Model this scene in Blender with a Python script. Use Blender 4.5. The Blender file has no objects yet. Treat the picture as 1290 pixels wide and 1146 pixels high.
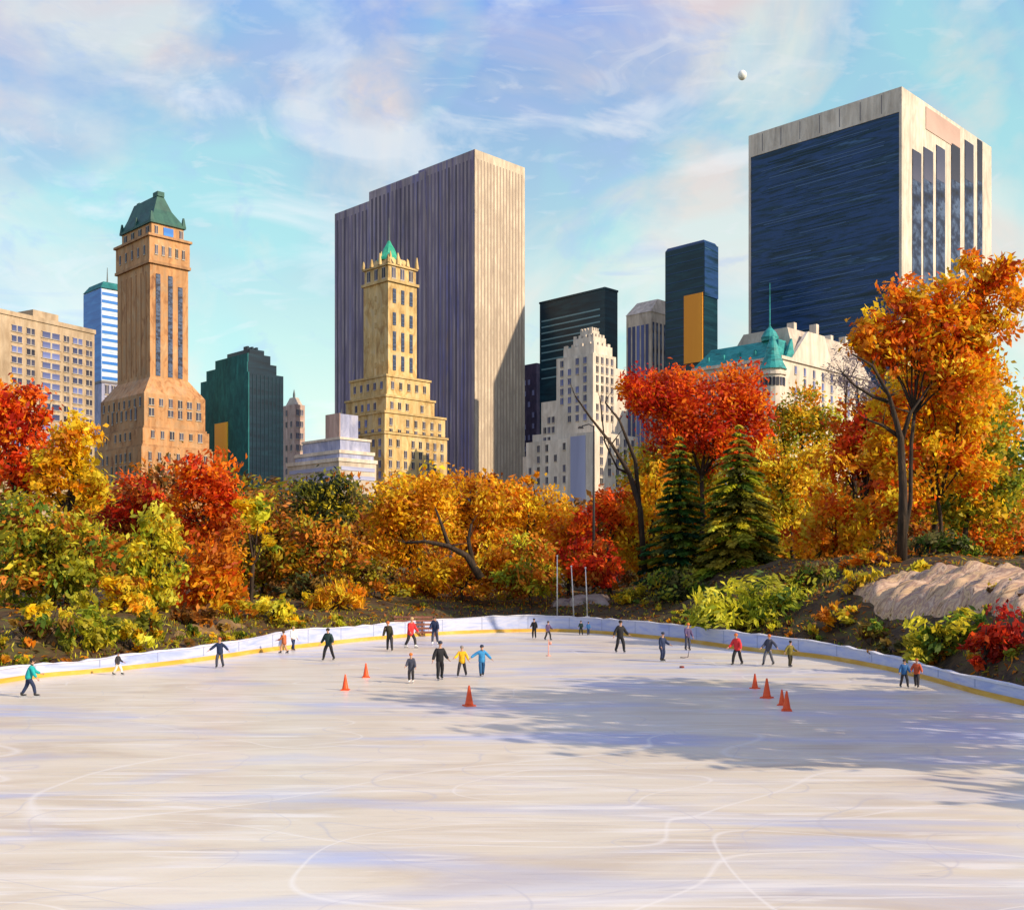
import bpy, bmesh, math, random
import numpy as np
from mathutils import Vector, Matrix

R = math.radians
S = bpy.context.scene
COL = S.collection
random.seed(7)
F, CX, HY, CAMH = 1383.0, 645.0, 715.0, 4.9      # focal length in photo pixels, centre column, horizon row, eye height

# ------------------------------------------------------------------ survey helpers
def X_at(px, Y): return (px - CX) / F * Y
def Z_at(py, Y): return CAMH + (HY - py) / F * Y
def depth_of_foot(py): return CAMH * F / (py - HY)
def smooth(a, b, x):
    t = min(1.0, max(0.0, (x - a) / (b - a))); return t * t * (3 - 2 * t)

# ------------------------------------------------------------------ object helpers
def tag(o, label=None, cat=None, group=None, kind=None):
    if label: o['label'] = label
    if cat: o['category'] = cat
    if group: o['group'] = group
    if kind: o['kind'] = kind
    return o
def empty(name, loc, rz=0.0):
    o = bpy.data.objects.new(name, None); COL.objects.link(o)
    o.location = loc; o.rotation_euler = (0, 0, rz); o.empty_display_size = .3
    return o
def link(name, me, parent=None, mats=()):
    o = bpy.data.objects.new(name, me); COL.objects.link(o)
    if parent is not None: o.parent = parent
    for m in mats:
        if m.name not in [x.name for x in me.materials if x]: me.materials.append(m)
    return o
def mesh_py(name, vs, fs, m, parent=None, smooth_=False):
    me = bpy.data.meshes.new(name); me.from_pydata([tuple(v) for v in vs], [], [tuple(f) for f in fs]); me.update()
    if smooth_: me.polygons.foreach_set('use_smooth', [True] * len(me.polygons))
    return link(name, me, parent, (m,))

class MB:                                       # collects shapes into one mesh
    def __init__(s): s.v = []; s.f = []
    def hexa(s, lo, hi, z0, z1):                 # lo, hi: lists of four xy corners
        b = len(s.v)
        s.v += [(x, y, z0) for x, y in lo] + [(x, y, z1) for x, y in hi]
        s.f += [(b+3, b+2, b+1, b), (b+4, b+5, b+6, b+7)] + [(b+i, b+(i+1) % 4, b+4+(i+1) % 4, b+4+i) for i in range(4)]
        return s
    def box(s, x0, x1, y0, y1, z0, z1):
        q = [(x0, y0), (x1, y0), (x1, y1), (x0, y1)]; return s.hexa(q, q, z0, z1)
    def frustum(s, a, b, z0, z1):                # rectangles (x0,x1,y0,y1)
        q = lambda r: [(r[0], r[2]), (r[1], r[2]), (r[1], r[3]), (r[0], r[3])]
        return s.hexa(q(a), q(b), z0, z1)
    def tube(s, pts, n=8, cap=True):             # pts: (x, y, z, r)
        b = len(s.v); P = [Vector(p[:3]) for p in pts]
        for i, p in enumerate(P):
            t = (P[min(i+1, len(P)-1)] - P[max(i-1, 0)]).normalized()
            u = t.cross(Vector((0, 0, 1)) if abs(t.z) < .9 else Vector((0, 1, 0))).normalized(); w = t.cross(u)
            for k in range(n):
                a = 2*math.pi*k/n; s.v.append(tuple(p + (u*math.cos(a) + w*math.sin(a)) * pts[i][3]))
        for i in range(len(P)-1):
            for k in range(n):
                k2 = (k+1) % n; s.f.append((b+i*n+k, b+i*n+k2, b+(i+1)*n+k2, b+(i+1)*n+k))
        if cap: s.f.append(tuple(b+k for k in reversed(range(n)))); s.f.append(tuple(b+(len(P)-1)*n+k for k in range(n)))
        return s
    def lathe(s, prof, n=16, cx=0, cy=0):        # prof: (r, z)
        b = len(s.v)
        for r, z in prof:
            for k in range(n):
                a = 2*math.pi*k/n; s.v.append((cx + r*math.cos(a), cy + r*math.sin(a), z))
        for i in range(len(prof)-1):
            for k in range(n):
                k2 = (k+1) % n; s.f.append((b+i*n+k, b+i*n+k2, b+(i+1)*n+k2, b+(i+1)*n+k))
        s.f.append(tuple(b+k for k in reversed(range(n)))); s.f.append(tuple(b+(len(prof)-1)*n+k for k in range(n)))
        return s
    def ell(s, c, r, nu=10, nv=6):
        b = len(s.v)
        for j in range(nv+1):
            t = math.pi*(j/nv) ; st = max(math.sin(t), .02)
            for k in range(nu):
                a = 2*math.pi*k/nu; s.v.append((c[0]+r[0]*st*math.cos(a), c[1]+r[1]*st*math.sin(a), c[2]-r[2]*math.cos(t)))
        for j in range(nv):
            for k in range(nu):
                k2 = (k+1) % nu; s.f.append((b+j*nu+k, b+j*nu+k2, b+(j+1)*nu+k2, b+(j+1)*nu+k))
        s.f.append(tuple(b+k for k in reversed(range(nu)))); s.f.append(tuple(b+nv*nu+k for k in range(nu)))
        return s
    def build(s, name, m, parent=None, smooth_=False): return mesh_py(name, s.v, s.f, m, parent, smooth_)

# ------------------------------------------------------------------ materials
def nt(m): return m.node_tree.nodes, m.node_tree.links
def paint(name, cols, freq=(1, 1, 1), rough=.7, bump=.15, detail=4.0, dist=.6, metallic=0.0, spec=.35, rot=0.0, weather=0.0, vary=0.0):
    """Colour that wanders between a few close tones, laid on in strokes whose direction follows freq."""
    m = bpy.data.materials.new(name); m.use_nodes = True; N, L = nt(m)
    b = N['Principled BSDF']; b.inputs['Roughness'].default_value = rough; b.inputs['Metallic'].default_value = metallic
    b.inputs['Specular IOR Level'].default_value = spec
    tc = N.new('ShaderNodeTexCoord'); mp = N.new('ShaderNodeMapping'); mp.inputs['Scale'].default_value = freq; mp.vector_type = 'POINT'
    if rot:
        r0 = N.new('ShaderNodeMapping'); r0.inputs['Rotation'].default_value = (0, 0, rot); L.new(tc.outputs['Object'], r0.inputs['Vector']); L.new(r0.outputs[0], mp.inputs['Vector'])
    else: L.new(tc.outputs['Object'], mp.inputs['Vector'])
    no = N.new('ShaderNodeTexNoise'); no.inputs['Scale'].default_value = 1; no.inputs['Detail'].default_value = detail
    no.inputs['Distortion'].default_value = dist; no.inputs['Roughness'].default_value = .62
    L.new(mp.outputs[0], no.inputs['Vector'])
    cr = N.new('ShaderNodeValToRGB'); e = cr.color_ramp.elements
    n = len(cols)
    while len(e) < n: e.new(.5)
    for i, c in enumerate(cols):
        e[i].position = .3 + .4 * (i / max(1, n-1)); e[i].color = (*c, 1)
    L.new(no.outputs['Fac'], cr.inputs['Fac']); L.new(cr.outputs['Color'], b.inputs['Base Color'])
    last = cr.outputs['Color']
    def darken(fac, lo, hi):
        mr = N.new('ShaderNodeMapRange'); mr.inputs['From Min'].default_value = .3; mr.inputs['From Max'].default_value = .7; mr.inputs['To Min'].default_value = lo; mr.inputs['To Max'].default_value = hi
        L.new(fac, mr.inputs['Value']); mu = N.new('ShaderNodeVectorMath'); mu.operation = 'SCALE'; L.new(last, mu.inputs[0]); L.new(mr.outputs[0], mu.inputs['Scale']); return mu.outputs[0]
    if weather:                                  # soot and rain streaks down the wall
        m2 = N.new('ShaderNodeMapping'); m2.inputs['Scale'].default_value = (.5, .5, .035); L.new(tc.outputs['Object'], m2.inputs['Vector'])
        n2 = N.new('ShaderNodeTexNoise'); n2.inputs['Scale'].default_value = 1; n2.inputs['Detail'].default_value = 6; n2.inputs['Distortion'].default_value = .4; L.new(m2.outputs[0], n2.inputs['Vector'])
        last = darken(n2.outputs['Fac'], 1-weather, 1+weather*.45)
        m3 = N.new('ShaderNodeMapping'); m3.inputs['Scale'].default_value = (.08, .08, .06); L.new(tc.outputs['Object'], m3.inputs['Vector'])
        n3 = N.new('ShaderNodeTexNoise'); n3.inputs['Scale'].default_value = 1; n3.inputs['Detail'].default_value = 4; L.new(m3.outputs[0], n3.inputs['Vector'])
        last = darken(n3.outputs['Fac'], 1-weather*.7, 1+weather*.4)
    if vary:                                     # each pane its own tone, as from blinds
        oi = N.new('ShaderNodeObjectInfo'); mr = N.new('ShaderNodeMapRange'); mr.inputs['To Min'].default_value = 1-vary; mr.inputs['To Max'].default_value = 1+vary*2.2
        L.new(oi.outputs['Random'], mr.inputs['Value']); mu = N.new('ShaderNodeVectorMath'); mu.operation = 'SCALE'; L.new(last, mu.inputs[0]); L.new(mr.outputs[0], mu.inputs['Scale']); last = mu.outputs[0]
    L.new(last, b.inputs['Base Color'])
    if bump:
        bp = N.new('ShaderNodeBump'); bp.inputs['Strength'].default_value = bump; bp.inputs['Distance'].default_value = .3
        L.new(no.outputs['Fac'], bp.inputs['Height']); L.new(bp.outputs[0], b.inputs['Normal'])
    return m
def plain(name, c, rough=.6, metallic=0.0, spec=.4):
    j = lambda k: tuple(min(1, x*k) for x in c)
    return paint(name, [j(.82), c, j(1.15)], (6, 6, 6), rough, .05, 2, .2, metallic, spec)

def leaf_material():
    m = bpy.data.materials.new('leaves'); m.use_nodes = True; N, L = nt(m)
    at = N.new('ShaderNodeAttribute'); at.attribute_name = 'leaf_colour'
    b = N['Principled BSDF']; b.inputs['Roughness'].default_value = .55; b.inputs['Specular IOR Level'].default_value = .25
    tr = N.new('ShaderNodeBsdfTranslucent'); mx = N.new('ShaderNodeMixShader'); mx.inputs[0].default_value = .50
    L.new(at.outputs['Color'], b.inputs['Base Color']); L.new(at.outputs['Color'], tr.inputs['Color'])
    L.new(b.outputs[0], mx.inputs[1]); L.new(tr.outputs[0], mx.inputs[2]); L.new(mx.outputs[0], N['Material Output'].inputs['Surface'])
    return m
M_LEAF = leaf_material()
M_BARK = paint('bark', [(.012, .009, .007), (.035, .022, .014), (.07, .045, .03)], (4, 4, .8), .9, .4)
M_BARK2 = paint('pale_bark', [(.05, .035, .025), (.10, .07, .045), (.16, .11, .07)], (4, 4, .8), .9, .4)

# ------------------------------------------------------------------ world: clear cool sky with soft painterly clouds
SUN_DIR = Vector((.88, -.475, 0)).normalized()
SUN_EL = R(29)
def make_world():
    w = bpy.data.worlds.new('World'); S.world = w; w.use_nodes = True
    N, L = w.node_tree.nodes, w.node_tree.links
    N.clear()
    out = N.new('ShaderNodeOutputWorld')
    sky = N.new('ShaderNodeTexSky'); sky.sky_type = 'NISHITA'; sky.sun_disc = False
    sky.sun_elevation = SUN_EL; sky.sun_rotation = math.atan2(SUN_DIR.x, SUN_DIR.y)
    sky.air_density = 1.0; sky.dust_density = .6; sky.ozone_density = 1.5
    b1 = N.new('ShaderNodeBackground'); b1.inputs['Strength'].default_value = .05;  L.new(sky.outputs[0], b1.inputs['Color'])
    tc = N.new('ShaderNodeTexCoord')
    sep = N.new('ShaderNodeSeparateXYZ'); L.new(tc.outputs['Generated'], sep.inputs[0])
    gr = N.new('ShaderNodeValToRGB'); e = gr.color_ramp.elements          # colour by height in the sky
    st = [(0.0, (.90, .86, .56)), (.08, (.74, .82, .58)), (.20, (.50, .74, .60)), (.30, (.36, .56, .60)), (.41, (.23, .37, .62)), (.58, (.18, .30, 1.05)), (1.0, (.15, .26, 1.15))]
    while len(e) < len(st): e.new(.5)
    for i, (p, c) in enumerate(st): e[i].position = p; e[i].color = (*c, 1)
    L.new(sep.outputs['Z'], gr.inputs['Fac'])
    def noise(scale, freq, detail, dist, off):
        mp = N.new('ShaderNodeMapping'); mp.inputs['Scale'].default_value = freq; mp.inputs['Location'].default_value = off
        L.new(tc.outputs['Generated'], mp.inputs['Vector'])
        n = N.new('ShaderNodeTexNoise'); n.inputs['Scale'].default_value = scale; n.inputs['Detail'].default_value = detail
        n.inputs['Distortion'].default_value = dist; n.inputs['Roughness'].default_value = .55
        L.new(mp.outputs[0], n.inputs['Vector']); return n
    def ramp(n, a, b, ca=(0, 0, 0), cb=(1, 1, 1)):
        r = N.new('ShaderNodeValToRGB'); r.color_ramp.elements[0].position = a; r.color_ramp.elements[1].position = b
        r.color_ramp.elements[0].color = (*ca, 1); r.color_ramp.elements[1].color = (*cb, 1); L.new(n.outputs['Fac'], r.inputs['Fac']); return r
    def mix(a, b, f):
        m = N.new('ShaderNodeMixRGB'); L.new(a.outputs['Color'], m.inputs[1])
        if isinstance(b, tuple): m.inputs[2].default_value = (*b, 1)
        else: L.new(b.outputs['Color'], m.inputs[2])
        if isinstance(f, float): m.inputs[0].default_value = f
        else: L.new(f.outputs['Color'], m.inputs[0])
        return m
    c = mix(gr, (.36, .74, .66), ramp(noise(3.4, (1, 1, 1.3), 3, 1.0, (4, 1, 3)), .48, .66, (0, 0, 0), (.7, .7, .7)))     # turquoise breaks
    c = mix(c, (.40, .44, .66), ramp(noise(3.0, (1, 1, 1.5), 3, 1.2, (9, 2, 5)), .53, .70, (0, 0, 0), (.5, .5, .5)))      # lavender patches
    tone = ramp(noise(6.5, (1, 1, 1.6), 4, .6, (1, 7, 2)), .40, .60, (.92, .68, .50), (.82, .80, .64))
    c = mix(c, tone, ramp(noise(4.2, (1, 1, 1.35), 7, .5, (2.3, .4, 1.7)), .45, .60, (0, 0, 0), (.72, .72, .72)))
    c = mix(c, (.88, .86, .80), ramp(noise(7.5, (.8, .9, 1.7), 8, .7, (.3, 5, 8)), .56, .68, (0, 0, 0), (.5, .5, .5)))
    c = mix(c, (.84, .80, .74), ramp(noise(13, (.8, 1, 2.6), 5, 2.2, (6, 3, 1)), .57, .68, (0, 0, 0), (.25, .25, .25)))
    c = mix(c, (.34, .46, .72), ramp(noise(10, (.9, 1, 2.0), 5, 1.6, (2, 8, 4)), .57, .68, (0, 0, 0), (.35, .35, .35)))
    b2 = N.new('ShaderNodeBackground'); b2.inputs['Strength'].default_value = .70; L.new(c.outputs[0], b2.inputs['Color'])
    ad = N.new('ShaderNodeAddShader'); L.new(b1.outputs[0], ad.inputs[0]); L.new(b2.outputs[0], ad.inputs[1])
    L.new(ad.outputs[0], out.inputs['Surface'])
    d = bpy.data.lights.new('sun', 'SUN'); d.energy = 4.6; d.angle = R(.5); d.color = (1.0, .82, .58)
    so = bpy.data.objects.new('sun', d); COL.objects.link(so)
    v = Vector((SUN_DIR.x*math.cos(SUN_EL), SUN_DIR.y*math.cos(SUN_EL), math.sin(SUN_EL)))
    so.rotation_euler = (-v).to_track_quat('-Z', 'Y').to_euler(); so.location = v * 60
    vs = S.view_settings; vs.view_transform = 'Standard'; vs.look = 'None'; vs.exposure = .36; vs.gamma = 1
    S.display_settings.display_device = 'sRGB'
make_world()

# ------------------------------------------------------------------ camera
cd = bpy.data.cameras.new('camera'); cam = bpy.data.objects.new('camera', cd); COL.objects.link(cam)
cam.location = (0, 0, CAMH); cam.rotation_euler = (R(90), 0, 0)
cd.sensor_width = 36; cd.sensor_fit = 'HORIZONTAL'; cd.lens = 36*F/1290; cd.shift_y = (HY-573)/1290
cd.clip_start = .3; cd.clip_end = 9000; S.camera = cam

# ------------------------------------------------------------------ the rink outline (barrier foot) and the ground
RIM_PX = [(33,855,836), (90,850,833.6), (150,844.5,825), (230,835.5,816.4), (292,827,808), (335,820.5,799.5), (377,816,791), (430,810,790),
          (480,805,785), (556,799,779), (640,796,774.5), (700,795.5,775), (742,797,777.6), (785,800.5,780), (860,808,787.5), (902,814,791.5),
          (953,821,798.4), (1020,827,806), (1077,836,816), (1131,847,828), (1183,860,842), (1240,877,855.5)]
RIM = []
for px, yb, yt in RIM_PX:
    Y = depth_of_foot(yb); RIM.append((X_at(px, Y), Y, (yb-yt)/F*Y))
RIM = [(-24.5, -12, .6), (-24.3, 8, .6), (-23.6, 26, .6), (-22.6, 40, .6)] + RIM + [(18.6, 34, .62), (18.7, 22, .62), (18.7, 8, .62), (18.7, -12, .62)]
def catmull(P, sub=6):
    out = []
    for i in range(len(P)-1):
        p0, p1, p2, p3 = [np.array(P[min(max(i+k, 0), len(P)-1)]) for k in (-1, 0, 1, 2)]
        for s in range(sub):
            t = s/sub
            out.append(tuple(.5*((2*p1)+(-p0+p2)*t+(2*p0-5*p1+4*p2-p3)*t*t+(-p0+3*p1-3*p2+p3)*t**3)))
    out.append(tuple(P[-1])); return out
RIMC = catmull(RIM, 5)
# a little smoothing so the boards run in one fair curve
for _ in range(6):
    RIMC = [RIMC[0]] + [tuple((np.array(RIMC[i-1])+2*np.array(RIMC[i])+np.array(RIMC[i+1]))/4) for i in range(1, len(RIMC)-1)] + [RIMC[-1]]
RXY = np.array([(p[0], p[1]) for p in RIMC])
RN = []                                                      # outward normals
for i in range(len(RXY)):
    t = RXY[min(i+1, len(RXY)-1)] - RXY[max(i-1, 0)]; t = t/np.linalg.norm(t); RN.append((-t[1], t[0]))
RN = np.array(RN)
def rim_dist(x, y):
    """signed distance to the rink edge, positive outside (vectorised)"""
    x = np.asarray(x, float); y = np.asarray(y, float)
    A = RXY[:-1]; B = RXY[1:]; best = np.full(x.shape, 1e9)
    for a, b in zip(A, B):
        ab = b-a; t = np.clip(((x-a[0])*ab[0]+(y-a[1])*ab[1])/(ab@ab), 0, 1)
        best = np.minimum(best, np.hypot(x-a[0]-t*ab[0], y-a[1]-t*ab[1]))
    inside = np.zeros(x.shape, bool); P = RXY
    j = len(P)-1
    for i in range(len(P)):
        xi, yi = P[i]; xj, yj = P[j]
        c = ((yi > y) != (yj > y)) & (x < (xj-xi)*(y-yi)/(yj-yi+1e-12)+xi)
        inside ^= c; j = i
    return np.where(inside, -best, best)
def sm(a, b, x): t = np.clip((x-a)/(b-a), 0, 1); return t*t*(3-2*t)
def ground(x, y):
    x = np.asarray(x, float); y = np.asarray(y, float)
    s = rim_dist(x, y)
    right = sm(9, 22, x) * (1 - sm(150, 260, y))
    H = 2.5 + 2.9*right
    near = 1 - sm(8, 12, y)*1.0
    z = H * (.16*sm(.4, 2.2, s) + .52*sm(.8, 6.5, s) + .32*sm(5, 13, s))
    bumps = .22*np.sin(x*.9+y*.35)*np.sin(y*.7-x*.2) + .12*np.sin(x*2.1+1)*np.sin(y*1.7) + .3*np.sin(x*.21+2)*np.sin(y*.17+1)
    z = z + bumps*sm(1.2, 5, s)*(1-sm(140, 200, np.abs(x)+y*.2))
    z = np.where(s < .45, -.25, z)
    far = sm(200, 300, np.hypot(x, y)); return z*(1-far) + 1.0*far
def gz(x, y): return float(ground(np.array([x]), np.array([y]))[0])

M_GROUND = paint('park_earth', [(.018, .010, .005), (.035, .020, .009), (.075, .042, .016), (.06, .055, .014), (.13, .075, .025)], (.55, .55, 1.3), .95, .5, 6, 1.0)
gx = np.concatenate([[-4000, -1500, -600, -300, -200, -150, -110, -80], np.arange(-60, 60.1, .75), [80, 110, 150, 200, 300, 600, 1500, 4000]])
gy = np.concatenate([[-1500, -500, -200, -80, -40, -20], np.arange(-12, 24, 3), np.arange(24, 112, .75), np.arange(112, 200, 8), [220, 260, 320, 450, 700, 1200, 2500, 6000]])
GX, GY = np.meshgrid(gx, gy); GZ = ground(GX.ravel(), GY.ravel()).reshape(GX.shape)
verts = np.stack([GX, GY, GZ], -1).reshape(-1, 3); nx, ny = len(gx), len(gy)
faces = [(j*nx+i, j*nx+i+1, (j+1)*nx+i+1, (j+1)*nx+i) for j in range(ny-1) for i in range(nx-1)]
tag(mesh_py('ground', verts.tolist(), faces, M_GROUND, None, True), 'dark earth bank strewn with leaves around the ice', 'ground', kind='structure')

# ice
def ice_material():
    m = bpy.data.materials.new('skated_ice'); m.use_nodes = True; N, L = nt(m); b = N['Principled BSDF']
    b.inputs['Roughness'].default_value = .34; b.inputs['Specular IOR Level'].default_value = .32
    tc = N.new('ShaderNodeTexCoord')
    def no(freq, off, detail=5, dist=1.2):
        mp = N.new('ShaderNodeMapping'); mp.inputs['Scale'].default_value = freq; mp.inputs['Location'].default_value = off
        mp.inputs['Rotation'].default_value = (0, 0, R(-6)); L.new(tc.outputs['Object'], mp.inputs['Vector'])
        n = N.new('ShaderNodeTexNoise'); n.inputs['Scale'].default_value = 1; n.inputs['Detail'].default_value = detail; n.inputs['Distortion'].default_value = dist
        L.new(mp.outputs[0], n.inputs['Vector']); return n
    def rp(n, stops):
        r = N.new('ShaderNodeValToRGB'); e = r.color_ramp.elements
        while len(e) < len(stops): e.new(.5)
        for i, (p, c) in enumerate(stops): e[i].position = p; e[i].color = (*c, 1)
        L.new(n.outputs['Fac'], r.inputs['Fac']); return r
    def mx(a, c, f):
        k = N.new('ShaderNodeMixRGB'); L.new(a.outputs['Color'], k.inputs[1])
        if isinstance(c, tuple): k.inputs[2].default_value = (*c, 1)
        else: L.new(c.outputs['Color'], k.inputs[2])
        L.new(f.outputs['Color'], k.inputs[0]); return k
    K, W = (0, 0, 0), (1, 1, 1)
    n1 = no((.16, .40, 1), (3, 1, 0)); base = rp(n1, [(.3, (.54, .46, .36)), (.45, (.63, .56, .44)), (.6, (.68, .62, .51)), (.75, (.60, .54, .48))])
    c = mx(base, (.36, .44, .70), rp(no((.07, .24, 1), (8, 4, 0), 6, 1.2), [(.50, K), (.66, (.7,)*3)]))       # bluish patches: some wet film, and blue shade painted into the ice
    n3 = no((.22, 2.2, 1), (1, 9, 0), 6, 1.0); c = mx(c, (.74, .71, .66), rp(n3, [(.54, K), (.68, (.8,)*3)]))  # scraped snow
    n4 = no((.35, 5.0, 1), (5, 2, 0), 5, 1.5); c = mx(c, (.34, .32, .34), rp(n4, [(.60, K), (.74, (.55,)*3)])) # skate grooves
    for fr, off, w_, cc in (((.10, .16, 1), (2, 6, 0), .0016, (.78, .75, .70)), ((.16, .22, 1), (11, 3, 0), .0018, (.46, .45, .48)), ((.07, .12, 1), (4, 15, 0), .0011, (.78, .76, .72)), ((.24, .30, 1), (7, 21, 0), .0022, (.48, .46, .49))):   # curved blade cuts
        n_ = no(fr, off, .4, .5); c = mx(c, cc, rp(n_, [(.5-w_*2, K), (.5-w_*.6, (.55,)*3), (.5+w_*.6, (.55,)*3), (.5+w_*2, K)]))
    L.new(c.outputs[0], b.inputs['Base Color'])
    bp = N.new('ShaderNodeBump'); bp.inputs['Strength'].default_value = .25; bp.inputs['Distance'].default_value = .05
    L.new(n3.outputs['Fac'], bp.inputs['Height']); L.new(bp.outputs[0], b.inputs['Normal'])
    return m
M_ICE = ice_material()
ring = [(p[0]+n[0]*.25, p[1]+n[1]*.25, 0.0) for p, n in zip(RIMC, RN)]
bm = bmesh.new(); bv = [bm.verts.new(p) for p in ring]; f = bm.faces.new(bv)
if f.normal.z < 0: f.normal_flip()
bmesh.ops.triangulate(bm, faces=bm.faces[:])
me = bpy.data.meshes.new('ice'); bm.to_mesh(me); bm.free()
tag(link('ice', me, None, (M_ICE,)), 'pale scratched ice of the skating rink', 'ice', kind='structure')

# barrier
M_BOARD = paint('painted_boards', [(.27, .33, .60), (.36, .42, .66), (.48, .51, .66), (.30, .36, .64)], (.35, .35, 2.0), .5, .1)
M_KICK = paint('yellow_kick_strip', [(.48, .26, .03), (.60, .35, .05), (.64, .44, .14)], (.5, .5, 2), .5, .05)
M_CAP = paint('snowy_cap', [(.52, .53, .62), (.66, .65, .68)], (.8, .8, 2), .7, .3)
def ribbon(name, o0, o1, zf, m, parent, jag=0.0):
    v = []; fs = []; n = len(RIMC); rnd = random.Random(5)
    for i in range(n):
        z0, z1 = zf(RIMC[i][2]); z1 += jag*rnd.uniform(-.5, 1)
        for o, z in ((o0, z0), (o1, z0), (o1, z1), (o0, z1)): v.append((RIMC[i][0]+RN[i][0]*o, RIMC[i][1]+RN[i][1]*o, z))
    for i in range(n-1):
        for k in range(4): fs.append((i*4+k, i*4+(k+1) % 4, (i+1)*4+(k+1) % 4, (i+1)*4+k))
    fs += [(3, 2, 1, 0), tuple((n-1)*4+k for k in range(4))]
    return mesh_py(name, v, fs, m, parent)
bar = tag(empty('rink_barrier', (0, 83.5, 0)), 'low curved blue white rink boards with a yellow strip at the foot', 'barrier')
bar.location = (0, 0, 0)
ribbon('board', .0, .14, lambda h: (.0, h-.06), M_BOARD, bar)
ribbon('kick_strip', -.05, -.003, lambda h: (.0, .13+.11*min(1, h)), M_KICK, bar)
ribbon('cap_rail', -.04, .20, lambda h: (h-.058, h-.02), M_CAP, bar, .06)

M_JOINT = plain('board_joint', (.28, .32, .48), .6)
acc = 0.0
for i in range(1, len(RIMC)-1):
    acc += float(np.hypot(*(RXY[i]-RXY[i-1])))
    if acc < 3.2 or RXY[i][1] < 20: continue
    acc = 0.0; o = MB().box(-.03, .03, -.012, .02, .26, RIMC[i][2]-.07).build('panel_joint', M_JOINT, bar); o.location = (RXY[i][0], RXY[i][1], 0); o.rotation_euler = (0, 0, math.atan2(RN[i][1], RN[i][0])-math.pi/2)
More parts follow.
